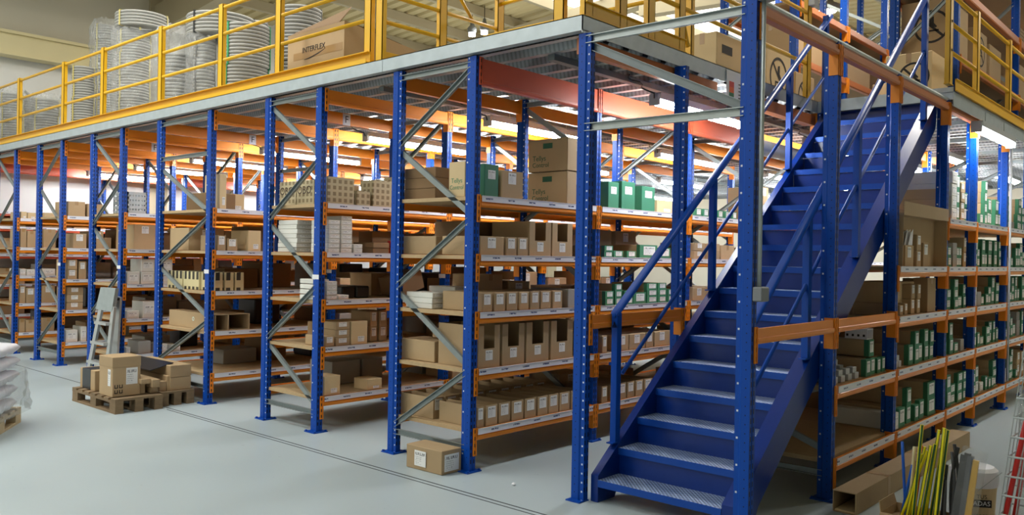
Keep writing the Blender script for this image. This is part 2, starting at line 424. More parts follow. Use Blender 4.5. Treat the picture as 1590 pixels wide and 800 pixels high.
EAVE, RIDX, RID, RX1 = 6.55, -5.9, 7.02, 9.0
def roofz(x): return EAVE + (x + 13.4) / (RIDX + 13.4) * (RID - EAVE) if x < RIDX else RID - (x - RIDX) * 0.06
def rib_sheet(x0, x1, y0, y1, pitch, dep):
    r = MB(); y = y0
    while y < y1 - 1e-6:
        for (a, b, za, zb) in ((0, .55, 0, 0), (.55, .65, 0, dep), (.65, .9, dep, dep), (.9, 1, dep, 0)):
            ya, yb = y + a * pitch, y + b * pitch
            r.add([(x0, ya, roofz(x0) + za), (x1, ya, roofz(x1) + za), (x1, yb, roofz(x1) + zb), (x0, yb, roofz(x0) + zb)], [(0, 1, 2, 3)])
        y += pitch
    return r
r = rib_sheet(-13.4, -7.9, -14, 17.2, 0.3, 0.05); struct('ceiling', r, M['roof'])
r = rib_sheet(-3.85, RX1, -14, 17.2, 0.3, 0.05); struct('ceiling', r, M['roof'])
r = MB()
for (a, b) in ((-7.9, RIDX), (RIDX, -3.85)):
    y = -14
    while y < 17.2:
        for (ya, yb, za, zb) in ((0, .11, 0, 0), (.11, .15, 0, .04), (.15, .2, .04, 0)):
            r.add([(a, y + ya, roofz(a) + za), (b, y + ya, roofz(b) + za), (b, y + yb, roofz(b) + zb), (a, y + yb, roofz(a) + zb)], [(0, 1, 2, 3)])
        y += 0.2
struct('window_1', r, M['sky'])
for i, x in enumerate((-12.0, -10.6, -9.2, -7.9, -6.8, -5.0, -3.85, -2.4, -0.9, 0.8, 2.6)):
    b = MB(); b.box(x - 0.05, x + 0.05, -14, 17, roofz(x) - 0.2, roofz(x) - 0.005); tag(b.build('beam_purlin', M['concrete']), kind='structure')
for y in (-2.9, 3.4, 9.6, 15.8):
    b = MB()
    for (a, c) in ((-13.2, RIDX), (RIDX, RX1)):
        b.hexa([(a, y - .12, roofz(a) - .75), (c, y - .12, roofz(c) - .55), (c, y + .12, roofz(c) - .55), (a, y + .12, roofz(a) - .75),
                (a, y - .12, roofz(a) - .2), (c, y - .12, roofz(c) - .2), (c, y + .12, roofz(c) - .2), (a, y + .12, roofz(a) - .2)])
    if y > 0: tag(b.build('beam_rafter', M['concrete']), kind='structure')

# ------------------------------------------------------------------ racks
HT = 2.985
PW, PD = 0.092, 0.062
def upright_mesh(sgn, h, m):
    poly = [(.046, 0), (.046, .024), (.041, .027), (.041, .035), (.046, .038), (.046, .062), (-.008, .062), (-.017, .054), (-.046, .054), (-.046, .008), (-.017, .008), (-.008, 0)]
    poly = [(x * sgn, y) for x, y in poly]
    b = MB(); b.prism(poly, 0.008, h); return b.mesh('upright', m)
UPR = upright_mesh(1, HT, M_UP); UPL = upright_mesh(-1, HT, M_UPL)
def plate_mesh():
    b = MB(); b.box(-.075, .075, -.04, .10, 0, 0.008)
    for x, y in ((-.062, -.027), (.062, -.027), (-.062, .087), (.062, .087)): b.lathe([(0, .008), (.011, .008), (.011, .018), (0, .018)], 6, (x, y, 0), 0, False)
    return b.mesh('base_plate', M['blue'])
PLATE = plate_mesh()
def conn_mesh(h, m, far):
    b = MB(); b.box(0, .006, -.015, .015, -h, 0); b.box(.006, .011, -.015, -.009, -h, 0); b.box(.006, .011, .009, .015, -h, 0)
    y = -.022 if far else .0165
    b.box(-.06, .006, y, y + .0055, -h, 0); b.box(0, .006, -.022 if far else .015, -.015 if far else .022, -h, 0)
    return b.mesh('beam_connector', m)
CONN = {(k, f_): conn_mesh(.2, M[m_], f_) for k, m_ in (('orange', 'conn'), ('redor', 'connred'), ('brownor', 'conn')) for f_ in (True, False)}
_cache = {}
def beam_mesh(L, h, key):
    k = (round(L, 3), h, key)
    if k not in _cache:
        # channel-like beam with a rolled lip along its lower edge
        poly = [(-.04, -h), (.006, -h), (.012, -h + .012), (.012, -h + .03), (.004, -h + .034), (.004, 0), (-.012, 0), (-.012, -.016), (-.04, -.016)]
        b = MB(); b.prism(poly, 0, L, axis='y'); _cache[k] = b.mesh('shelf_beam', M[key])
    return _cache[k]
def strip_mesh(L):
    k = ('strip', round(L, 3))
    if k not in _cache:
        b = MB(); b.box(0, .004, -L / 2, L / 2, -.022, .022); b.box(.004, .007, -L / 2, L / 2, .018, .022); _cache[k] = b.mesh('label_strip', M['strip'])
    return _cache[k]
def board_mesh(W, L, m='board'):
    k = ('board', round(W, 3), round(L, 3), m)
    if k not in _cache:
        b = MB(); b.box(-W / 2, W / 2, 0, L, -.028, 0); _cache[k] = b.mesh('shelf_board', [M[m]])
    return _cache[k]
def beam_part(rk, sgn, xface, y0, y1, ztop, h=.08, key='orange', strip=True, conn=True):
    """one beam between two posts; its end connectors and its label strip are its own pieces"""
    X0, Y0, Z0 = wloc(rk)
    L = y1 - y0
    y0 += .0065; y1 -= .0065; L = y1 - y0
    o = put('shelf_beam', beam_mesh(L, h, key), rk, (xface - X0, (y0 if sgn > 0 else y1) - Y0, ztop - Z0), 0 if sgn > 0 else PI)
    if conn:
        for yy, f_ in ((-.022, False), (L + .022, True)):
            put('beam_connector', CONN[(key, f_)], o, (.0015, yy, 0.010))
    if strip:
        put('label_strip', strip_mesh(L - .01), o, (.0125, L / 2, -.0185))
    return o
NODES_R = [(.2, 'L'), (.73, 'R'), (1.28, 'L'), (1.83, 'R'), (2.38, 'L'), (2.92, 'R')]
NODES_L = [(z, 'R' if s == 'L' else 'L') for z, s in NODES_R]
NODES_3 = [(.32, 'L'), (.85, 'R'), (1.38, 'L'), (1.92, 'R'), (2.46, 'L')]
def rack(name, label, xl, xr, Ys, levels, nodes, key='orange', topkey='orange', redfirst=False, strips=True, skip=(), boards=True, tops=True, lkey=None, rtag=False):
    rk = thing('storage_rack', (xr, Ys[0], 0), label, 'rack')
    O = Vector((xr, Ys[0], 0))
    for n, Y in enumerate(Ys):
        for sg, xc, me in ((1, xr - .046, UPR), (-1, xl + .046, UPL)):
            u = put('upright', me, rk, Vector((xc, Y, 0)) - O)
            put('base_plate', PLATE, u, (0, 0, 0))
        nd = nodes if n % 2 == 0 else [(z, 'R' if s == 'L' else 'L') for z, s in nodes]
        P = lambda z, s: Vector(((xl + .06) if s == 'L' else (xr - .06), Y + .03, z))
        bars = [(P(a[0] + .02, a[1]), P(b[0] - .02, b[1])) for a, b in zip(nd, nd[1:])]
        bars.append((P(.17, 'L'), P(.17, 'R')))
        if tops or n > 2: bars.append((P(2.93, 'L'), P(2.93, 'R')))
        if not tops and n > 2: bars.append((P(2.05, 'L'), P(2.55, 'R')))
        if nodes is NODES_3: bars.append((P(2.55, 'L'), P(2.55, 'R')))
        for a, b in bars:
            mb = MB(); mb.chan(a, b, .042, .024, .004, up=(0, 1, 0) if False else (0, 0, 1), open_dir=1)
            mb.build('frame_brace', M['brace'], rk)
    for n in range(len(Ys) - 1):
        y0, y1 = Ys[n] + PD, Ys[n + 1]
        for li, z in enumerate(levels):
            if (n, li) in skip: continue
            beam_part(rk, 1, xr, y0, y1, z, key=key, strip=strips)
            beam_part(rk, -1, xl, y0, y1, z, key=key, strip=False)
            if boards:
                W = xr - xl - .03
                yb0 = Ys[n] + .03; yb1 = Ys[n + 1] + .026
                put('shelf_board', board_mesh(W - .075, yb1 - yb0), rk, Vector(((xl + xr) / 2, yb0, z - .002)) - O)
        if tops:
            tk = 'redor' if (redfirst and n < 3) else topkey
            beam_part(rk, 1, xr, y0, y1, 2.972, h=.12 if tk != 'redor' else .19, key=tk, strip=False)
            beam_part(rk, -1, xl, y0, y1, 2.972, h=.12, key=(lkey or topkey), strip=False)
    if rtag:
        for n in range(2):
            b = MB(); b.box(xr - .093, xr + .002, Ys[n] - .002, Ys[n] - .0005, 1.325, 1.365); b.build('location_tag', M['white'], rk)
    return rk
LV = [.303, .732, 1.142, 1.557, 1.985]
LVN = ['lowest', 'second', 'third', 'fourth', 'top']
Y1 = [0, 1.47, 2.98, 4.46, 5.95, 7.44, 8.93]
Y2 = [0, 1.5, 3.0, 4.5, 6.0, 7.5]
RKS = {}
RKS[1] = rack('r', 'blue and orange rack nearest the staircase, its end full of brown bins and cartons', -1.873, -.967, Y1, LV, NODES_R, redfirst=True)
RKS[2] = rack('r', 'second blue rack from the staircase, with printed grid cartons on its top shelf', -3.714, -2.825, Y2, LV, NODES_L, rtag=True)
RKS[3] = rack('r', 'third blue rack from the staircase, wide, with pale dotted cartons halfway up', -5.896, -4.71, Y2, LV, NODES_3, rtag=True)
RKS[4] = rack('r', 'fourth blue rack from the staircase, standing behind the leaning aluminium stepladder', -7.703, -6.775, Y2[:5], LV, NODES_L, rtag=True)
RKS[5] = rack('r', 'fifth blue rack from the staircase, left of the leaning aluminium stepladder', -9.524, -8.61, Y2[:5], LV, NODES_R, rtag=True)
RKS[6] = rack('r', 'sixth blue rack from the staircase, at the left edge of the photo', -11.30, -10.375, Y2[:5], LV, NODES_L, strips=True)
RKS[7] = rack('r', 'far left blue rack with red beams standing along the white wall', -13.05, -12.15, [0, 2.3, 4.6, 6.9], [.45, .95, 1.45, 1.9, 2.15], NODES_R, key='redor', topkey='redor')
Y0 = [1.17, 2.38, 3.70, 4.68, 5.97, 7.25, 8.5]
L0 = [.263, .735, 1.140, 1.525, 1.950]
RKS[0] = rack('r', 'long blue rack right of the staircase full of green ended cartons', -.045, 1.17, Y0, L0, [(.3, 'R'), (.75, 'L'), (1.0, 'L')][:2] + [], skip=((0, 2), (0, 3), (0, 4), (1, 4)), topkey='brownor', tops=False)
for n in range(1, len(Y0) - 1):
    rk = RKS[0]
    beam_part(rk, -1, -.045, Y0[n] + PD, Y0[n + 1], 2.972, h=.11, key='brownor', strip=False)

TIE = (2.945, 2.935, 2.385, 2.375, 2.92, 2.40)
# stairwell frame: two corner posts, their ties, and the two rails of beam at mid height and at the top
sf = thing('stairwell_frame', (0, 0, 0), 'blue posts and galvanised ties framing the foot of the staircase', 'frame')
for x0, me in ((.001, UPL), (1.124, UPR)):
    h = 1.0
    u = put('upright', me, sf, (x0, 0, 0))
    b = MB(); b.box(-.06, .05, -.04, .062, 0, .008) if x0 < 1 else b.box(-.05, .07, -.04, .062, 0, .008); put('base_plate', b.mesh('base_plate', M['blue']), u)
mbp = MB(); mbp.prism([(.046, 0), (.046, .062), (-.008, .062), (-.017, .054), (-.046, .054), (-.046, .008), (-.017, .008), (-.008, 0)], HT, 3.6)
mbp.v = [(v[0] + 1.124, v[1], v[2]) for v in mbp.v]; mbp.build('post_extension', M['blue'], sf)
for za, zb in ((TIE[0], TIE[1]), (TIE[2], TIE[3])):
    mb = MB(); mb.chan((.0, .03, za), (1.1, .03, zb), .05, .03, .004); mb.build('tie_bar', M['galv'], sf)
mb = MB(); mb.chan((.0, .045, TIE[4]), (1.1, .045, TIE[5]), .05, .03, .004); mb.build('diagonal_tie', M['galvdark'], sf)
beam_part(sf, 1, .047, PD, 1.17, 1.185, h=.085, key='orange', strip=False)
beam_part(sf, 1, 1.17, PD, 1.17, 1.178, h=.085, key='orange', strip=False)
beam_part(sf, 1, 1.17, 1.17 + PD, 2.38, 1.178, h=.085, key='orange', strip=False)
for a, b in zip([0] + Y0[:4], Y0[:5]):
    beam_part(sf, 1, 1.17, a + PD, b, 2.956, h=.06, key='brownor', strip=False)
b = MB(); b.path([(1.15, .12, 2.99), (1.15, 3.72, 2.99)], .019, 8); tag(b.build('cable_conduit', M['galv']), 'grey conduit running along the top orange beam beside the staircase', 'conduit')

# ------------------------------------------------------------------ mezzanine platform
mz = thing('mezzanine_platform', (0, 0, 3.0), 'grey steel mezzanine deck lying across all the blue racks', 'platform')
YB = 13.6
def web_mat():
    m = mat('embossed_galvanised_web_shade', lin(150, 154, 156), 0.45, 0.5)  # darker than the sheet for shade between ribs; the dashes are embossing
    t = NT(m); b = t.n['Principled BSDF']
    tc = t.new('ShaderNodeTexCoord'); sp = t.new('ShaderNodeSeparateXYZ'); t.link(tc.outputs['Object'], sp.inputs[0])
    f = t.math('FRACT', t.math('DIVIDE', t.math('ADD', sp.outputs[0], 50.0), 0.04))
    k = t.math('LESS_THAN', f, 0.45)
    t.link(t.mix(k, lin(150, 154, 156), lin(126, 129, 131)), b.inputs['Base Color'])
    return m
M['web'] = web_mat()
def deck(x0, x1, y0, y1):
    d = MB(); y = y0; p = 0.24; dep = .082; z0 = 2.99
    while y < y1 - .01:
        for (a, b_, za, zb, mi) in ((0, .06, 0, 0, 0), (.06, .072, 0, .014, 0), (.072, .095, .014, dep, 1), (.095, .217, dep, dep, 0), (.217, .24, dep, 0, 1)):
            d.add([(x0, y + a, z0 + za), (x1, y + a, z0 + za), (x1, y + b_, z0 + zb), (x0, y + b_, z0 + zb)], [(0, 1, 2, 3)], mi)
        y += p
    d.box(x0, x1, y0, y1, z0 + dep + .001, 3.09)
    return d
deck(-13.08, -.06, .04, YB).build('corrugated_deck', [M['galvsheet'], M['web']], mz)
deck(-.06, 1.16, 3.745, YB).build('corrugated_deck', [M['galvsheet'], M['web']], mz)
for (xa, xb) in ((-13.08, -1.985), (-1.98, -.0)):
    b = MB(); b.box(xa, xb, -.025, -.018, 3.0, 3.1); b.box(xa, xb, -.025, .06, 3.094, 3.1); b.box(xa, xb, -.018, .04, 3.0, 3.006); b.build('fascia', M['fascia'], mz)
b = MB(); b.box(-.006, 0, -.025, 1.86, 2.985, 3.1); b.box(-.06, 0, -.02, 3.74, 3.094, 3.1); b.build('fascia', M['fascia'], mz)
b = MB(); b.box(-.006, 0, 1.865, 3.73, 2.99, 3.1); b.build('fascia', M['fascia'], mz)
b = MB(); b.box(-.006, 1.20, 3.73, 3.74, 2.99, 3.1); b.build('fascia', M['fascia'], mz)
b = MB(); b.box(1.20, 1.208, 3.72, YB, 2.93, 3.06); b.box(1.1, 1.208, 3.72, YB, 3.055, 3.06); b.build('fascia', M['fascia'], mz)
b = MB(); b.box(-.115, -.064, .07, 1.86, 2.88, 2.985); b.build('edge_beam', M['brownor'], mz)
b = MB(); b.box(-.115, -.064, 2.3, 3.7, 2.87, 2.985); b.build('edge_beam', M['brownor'], mz)

# load notice hanging from the edge of the platform
sg = thing('load_notice', (.012, 1.9, 2.85), 'white load notice with green yellow and red columns hanging from the mezzanine edge', 'sign')
b = MB(); b.box(.004, .009, 1.88, 2.36, 2.82, 3.085); b.build('notice_panel', M['white'], sg)
for k, (nm, c) in enumerate((('red', M['redplastic']), ('amber', M['orangeprint']), ('green', M['green']))):
    b = MB(); b.box(.009, .0105, 1.92, 2.0, 3.0 - k * .045 - .045, 3.0 - k * .045); b.build('colour_bar', c, sg)
b = MB()
for k in range(5): b.box(.009, .0105, 2.08, 2.3 - .03 * (k % 3), 2.99 - k * .028, 2.998 - k * .028)
b.build('text_lines', M['ink'], sg)

# letter plates under the deck
for n, (px, py, xx) in enumerate(((132, 268, -8.57), (264, 296, -6.74), (437, 232, -4.67), (575, 165, -2.79))):
    p = on('x', xx, px, py) if False else None
for n, (xx, yy, wh) in enumerate(((-5.90, 1.15, 'third'), (-3.72, .9, 'second'), (-7.71, .8, 'fourth'))):
    s = thing('letter_plate', (xx - .022, yy, 2.84), 'small white plate with letter F on the %s rack top beam' % wh, 'sign', None)
    s.location.x = xx + .0
    WL[s.name] = Vector((xx, yy, 2.84))
    b = MB(); b.box(xx + .046, xx + .05, yy - .045, yy + .045, 2.845, 2.96); b.build('plate', M['white'], s)
    text('F', .1, M['ink'], s, (.0505, 0, .06), RX)

# lamps under the platform
def batten(x, y, label, z=2.83, L=1.5, group=None, cable=True):
    t = thing('fluorescent_batten', (x, y, z), label, 'lamp', group)
    b = MB(); b.box(x - .05, x + .05, y, y + L, z + .02, z + .075); b.box(x - .045, x + .045, y - .03, y + .0, z - .03, z + .06); b.box(x - .045, x + .045, y + L, y + L + .03, z - .03, z + .06); b.build('housing', M['lightgrey'], t)
    b = MB(); b.path([(x, y + .01, z), (x, y + L - .01, z)], .032, 10); b.build('lamp_tube', M['tube'], t, smooth=True)
    b = MB()
    for yy in (y + .3, y + L - .3): b.path([(x, yy, z + .07), (x, yy, 2.985)], .004, 6)
    b.build('hanger', M['galv'], t)
    if not cable: return t
    b = MB(); pts = [(x, y - .02, z + .02)]
    for k in range(1, 9): pts.append((x + .03 * math.sin(k * 1.7), y - .05 * k - .02, z + .02 + .125 * (k / 8) ** .6))
    b.path(pts, .006, 6); b.build('power_cable', M['blackplastic'], t)
    return t
AISLES = [(-.46, 'aisle left of the staircase'), (-2.33, 'aisle between the first and second racks'), (-4.19, 'aisle between the second and third racks'),
          (-6.3, 'aisle between the third and fourth racks'), (-8.13, 'aisle between the fourth and fifth racks'), (-9.93, 'aisle between the fifth and sixth racks'), (-11.75, 'aisle left of the sixth rack')]
for k, (x, nm) in enumerate(AISLES):
    for n, y in enumerate((1.57, 4.6, 7.6, 10.6)):
        if k > 3 and n > 1: continue
        batten(x, y, '%s lamp along the deck over the %s' % (['nearest white tube', 'second white tube', 'third white tube', 'farthest white tube'][n], nm), group='tube lamps under the mezzanine')
    tr = MB(); tr.box(x - .09, x - .03, .3, 13.0, 2.94, 2.985)
    tag(tr.build('cable_tray', M['galvdark']), 'grey cable tray under the deck over the ' + nm, 'cable tray', 'cable trays under the mezzanine')
batten(1.27, 4.25, 'bright tube lamp fixed under the right edge of the mezzanine', z=2.79, L=1.35, cable=False)
for n, y in enumerate((6.6, 9.2)): batten(.35, y, '%s tube lamp over the rack right of the staircase' % ['nearer', 'farther'][n], z=2.83, cable=False)
# long galvanised duct pipe under the deck behind the right-hand rack
b = MB(); b.path([(-.3, 3.0, 2.62), (-.3, 9.5, 2.62)], .07, 16); tag(b.build('hanging_pipe', M['galv'], smooth=True), 'thick grey pipe hung under the deck behind the long right rack', 'pipe')
b = MB(); b.path([(-.3, 3.9, 2.64), (.0, 3.9, 2.96)], .012, 6)

# ------------------------------------------------------------------ staircase
st = thing('staircase', (0.5, 0.05, 0), 'blue steel staircase with perforated treads climbing to the mezzanine', 'staircase')
SX0, SX1 = .118, .978
RISE, RUN, ZB, YB0 = .1705, .2205, .145, .062
NST = 17
def sline(y): return .118 + .7735 * y
for sx, sgn, nm in ((SX0, 1, 'stringer'), (SX1, -1, 'stringer')):
    # box-section stringer cut level at the floor
    ya, yb = .066, 3.70
    poly = [(ya, sline(ya)), (yb, sline(yb)), (yb + .02, sline(yb) - .1), (yb - .02, sline(yb) - .25), (.33, sline(.33) - .25), (.25, 0.0), (ya, 0.0)]
    xa, xb = (.063, SX0) if sgn > 0 else (SX1, 1.074)
    b = MB(); b.prism(poly, xa, xb, axis='x')
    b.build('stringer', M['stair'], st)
for k in range(NST):
    y = YB0 + RUN * k; z = ZB + RISE * k
    b = MB(); b.box(SX0 + .001, SX1 - .001, y, y + RUN + .02, z - .006, z); b.box(SX0 + .001, SX1 - .001, y, y + .006, z - .045, z - .006)
    b.build('tread', M['tread'], st, origin=(SX0, y, z))
    if k < NST:
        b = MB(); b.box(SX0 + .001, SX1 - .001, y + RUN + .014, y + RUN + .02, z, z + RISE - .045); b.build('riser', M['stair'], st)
for hx, posts, top, low in ((.085, (.29, 1.55, 2.90, 3.69), ((.27, 1.19), (3.80, 3.93)), ((.36, .79), (3.72, 3.36))),
                            (1.044, (.26, 1.04, 1.90, 3.44), ((.28, 1.20), (3.44, 3.84)), ((.30, .81), (3.44, 3.385)))):
    h = put('handrail', None, st, Vector((hx, .3, 0)) - wloc(st)); WL[h.name] = Vector((hx, .3, 0))
    b = MB(); b.path([(hx, top[0][0], top[0][1] - .09), (hx, top[0][0], top[0][1]), (hx, top[1][0], top[1][1])], .027, 12); b.build('top_rail', M['blue'], h, smooth=True)
    b = MB(); b.path([(hx, low[0][0], low[0][1]), (hx, low[1][0], low[1][1])], .0135, 10); b.build('mid_rail', M['blue'], h, smooth=True)
    for py in posts:
        zt = top[0][1] + (py - top[0][0]) / (top[1][0] - top[0][0]) * (top[1][1] - top[0][1])
        z0 = sline(min(py, 3.68))
        b = MB(); b.box(hx - .022, hx + .022, py - .025, py + .025, z0, zt - .01 if py < 3.4 else zt + .06); b.box(hx - .025, hx + .025, py - .06, py + .06, z0, z0 + .008); b.build('handrail_post', M['blue'], h)

# switch box and conduit on the right-hand corner post
cs = thing('light_switch', (1.2, .06, 1.38), 'grey light switch box with conduit on the blue post right of the staircase foot', 'switch')
b = MB(); b.box(1.172, 1.23, .0, .09, 1.33, 1.41); b.build('switch_box', M['greyplastic'], cs, bevel=.006)
b = MB(); b.path([(1.198, .03, 1.41), (1.198, .03, 2.98)], .0125, 8); b.build('conduit', M['galv'], cs, smooth=True)
b = MB(); b.box(1.172, 1.24, -.02, .08, 2.97, 3.12); b.build('junction_box', M['lightgrey'], cs, bevel=.005)
b = MB(); b.box(1.262, 1.27, -.024, -.02, 3.02, 3.035); b.lathe([(.012, 0), (.018, 0), (.018, .004), (.012, .004)], 12, (0, 0, 0)); 
b = MB(); b.path([(1.187, 6.06, .3), (1.187, 6.06, 2.9)], .013, 8); tag(b.build('cable_conduit', M['lightgrey'], smooth=True), 'pale vertical conduit on a blue post along the right rack', 'conduit')

# ------------------------------------------------------------------ cartons, bins and trays
BOXM = {}
def q(v): return max(.01, round(v * 100) / 100)
def qf(v): return max(.01, math.floor(v * 100 + 1e-4) / 100)
def carton_meshes(kind, w, d, h):
    """local frame: front face on the plane x = 0 looking to +x, body behind it, base at z = 0, y centred"""
    w, d, h = qf(w), qf(d), q(h)
    k = (kind, w, d, h)
    if k in BOXM: return BOXM[k]
    parts = []
    t = .006
    def lab(y0, y1, z0, z1, mm='label', x=.0): 
        b = MB(); b.box(x, x + .0015, y0, y1, z0, z1); return ('label_sticker', b.mesh('label_sticker', M[mm]), 0)
    if kind in ('carton', 'plain', 'pale', 'white', 'grid', 'dot', 'greenfull', 'greybox', 'dark'):
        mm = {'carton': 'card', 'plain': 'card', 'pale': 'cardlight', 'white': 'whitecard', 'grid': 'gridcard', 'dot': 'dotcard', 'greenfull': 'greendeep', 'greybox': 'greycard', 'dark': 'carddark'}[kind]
        b = MB(); b.box(-d, 0, -w / 2, w / 2, 0, h); body = b.mesh('cardboard_box', M[mm], bevel=min(.004, h * .08))
        if kind in ('carton', 'plain', 'greenfull', 'pale') and h > .08:
            b = MB(); b.box(-d - .0008, .0008, -.022, .022, h, h + .001); b.box(0, .0008, -.022, .022, h - .05, h + .001)
            if kind == 'plain': parts.append(('tape_strip', b.mesh('tape_strip', M['tape']), 0))
        if kind == 'carton':
            lw = min(w * .62, .085); lh = min(h * .55, .085)
            parts.append(lab(-lw / 2 - w * .02, lw / 2 - w * .02, h * .93 - lh, h * .93))
        if kind == 'white' and h > .025: parts.append(lab(-w * .36, w * .36, h * .25, h * .75, 'label2'))
        if kind == 'greenfull': parts.append(lab(-w * .26, w * .26, h * .55, h * .82))
        if kind == 'pale': parts.append(lab(-w * .1, w * .3, h * .12, h * .35))
    elif kind == 'green':
        b = MB(); b.box(-d, 0, -w / 2, w / 2, 0, h); body = b.mesh('cardboard_box', M['card'], bevel=min(.003, h * .08))
        b = MB(); b.box(-.035, .001, -w / 2 - .001, w / 2 + .001, .0, h + .001); parts.append(('green_end', b.mesh('green_end', M['green']), 0))
        lw, lh = w * .66, min(h * .66, .11)
        parts.append(lab(-lw * .44, lw * .56, h * .9 - lh, h * .9, 'label', .0012))
    elif kind in ('bin', 'tray'):
        b = MB()
        b.box(-d, 0, -w / 2, w / 2, 0, t); b.box(-d, -d + t, -w / 2, w / 2, t, h)
        b.box(-d + t, 0, -w / 2, -w / 2 + t, t, h); b.box(-d + t, 0, w / 2 - t, w / 2, t, h)
        if kind == 'bin':
            cut = h * .45; s = w * .25
            b.box(-t, 0, -w / 2 + t, -w / 2 + s, t, h); b.box(-t, 0, w / 2 - s, w / 2 - t, t, h); b.box(-t, 0, -w / 2 + s, w / 2 - s, t, cut)
            lw = min(.075, w * .4); parts.append(lab(-lw / 2, lw / 2, cut - .085 if cut > .1 else cut * .1, cut - .012))
        else:
            b.box(-t, 0, -w / 2 + t, w / 2 - t, t, h)
            lw = min(w * .68, .085); lh = min(h * .55, .085); parts.append(lab(-lw / 2, lw / 2, h * .93 - lh, h * .93))
        body = b.mesh('picking_bin', M['card'])
    elif kind == 'pack':
        b = MB(); b.box(-d, 0, -w / 2, w / 2, 0, h); body = b.mesh('black_pack', M['blackplastic'], bevel=min(.012, h * .2))
    elif kind == 'tubebox':
        b = MB(); b.box(-d, 0, -w / 2, w / 2, 0, t); b.box(-d, 0, -w / 2, w / 2, h - t, h); b.box(-d, 0, -w / 2, -w / 2 + t, t, h - t); b.box(-d, 0, w / 2 - t, w / 2, t, h - t); b.box(-d, -d + t, -w / 2 + t, w / 2 - t, t, h - t)
        body = b.mesh('cardboard_box', M['card'])
    elif kind == 'relay':
        b = MB(); b.box(-d, 0, -w / 2, w / 2, 0, h * .55); b.box(-d * .8, -d * .2, -w / 2, w / 2, h * .55, h); b.box(-d, -d * .86, -w / 2, w / 2, h * .55, h * .8)
        body = b.mesh('switchgear_module', M['lightgrey'], bevel=.002)
    BOXM[k] = (body, parts); return BOXM[k]
KN = {'carton': ('cardboard_box', 'labelled brown carton', 'box'), 'plain': ('cardboard_box', 'taped brown carton', 'box'), 'pale': ('cardboard_box', 'pale brown carton', 'box'),
      'white': ('white_box', 'slim white box', 'box'), 'grid': ('printed_box', 'grid-printed carton', 'box'), 'dot': ('printed_box', 'pale dotted carton', 'box'),
      'greenfull': ('green_box', 'solid green carton', 'box'), 'greybox': ('grey_box', 'grey carton', 'box'), 'dark': ('cardboard_box', 'shaded plain carton', 'box'),
      'green': ('green_ended_box', 'green-ended carton', 'box'), 'bin': ('picking_bin', 'cut-front picking bin', 'bin'), 'tray': ('open_carton', 'open-top carton', 'box'),
      'pack': ('plastic_pack', 'black plastic pack', 'pack'), 'tubebox': ('long_box', 'hollow open-ended carton', 'box'), 'relay': ('switchgear_module', 'pale switchgear block', 'switchgear')}
SIDE = {(4, 'b'): 'added rear fill of fourth rack', (5, 'b'): 'added rear fill of fifth rack', (6, 'b'): 'added rear fill of sixth rack', (1, 'f'): 'stair side of nearest rack', (1, 'b'): 'rear half of nearest rack', (2, 'f'): 'near side of second rack', (2, 'b'): 'rear half of second rack',
        (3, 'f'): 'near side of third rack', (3, 'b'): 'rear half of third rack', (4, 'f'): 'fourth rack', (5, 'f'): 'fifth rack', (6, 'f'): 'sixth rack', (7, 'f'): 'far left rack', (0, 'f'): 'right rack', (0, 'b'): 'rear of right rack'}
BAYN = ['end bay', 'second bay', 'third bay', 'fourth bay', 'fifth bay', 'sixth bay']
CNT = {}
def carton(kind, x, yc, z, w, d, h, rk, li, bay, fb='f', up=0, rot=0.0):
    """a box standing with its front face on x; up = how many lie under it"""
    body, parts = carton_meshes(kind, w, d, h)
    nm, kw, cat = KN[kind]
    key = (kind, rk, li, bay, fb, 1 if up else 0)
    CNT[key] = n = CNT.get(key, 0) + 1
    o = ORD[n - 1] if n <= 20 else 'number %d' % n
    if up: lab = '%s raised %s, %s shelf, %s, %s' % (o, kw, LVN[li], BAYN[bay], SIDE[(rk, fb)])
    else: lab = '%s %s along %s shelf, %s, %s' % (o, kw, LVN[li], BAYN[bay], SIDE[(rk, fb)])
    ob = put(nm, body, None, (x, yc, z), rot)
    tag(ob, lab, cat, '%s boxes, %s shelf of %s' % (kw, LVN[li], SIDE[(rk, fb)]))
    for pn, me, _ in parts: put(pn, me, ob)
    return ob
EPS = .0015
RD = {1: (Y1, -1.873, -.967), 2: (Y2, -3.714, -2.825), 3: (Y2, -5.896, -4.71), 4: (Y2, -7.703, -6.775), 5: (Y2, -9.524, -8.61), 6: (Y2, -11.30, -10.375), 7: ([0, 2.3, 4.6, 6.9], -13.05, -12.15), 0: (Y0, -.045, 1.17)}
TAKEN = {}
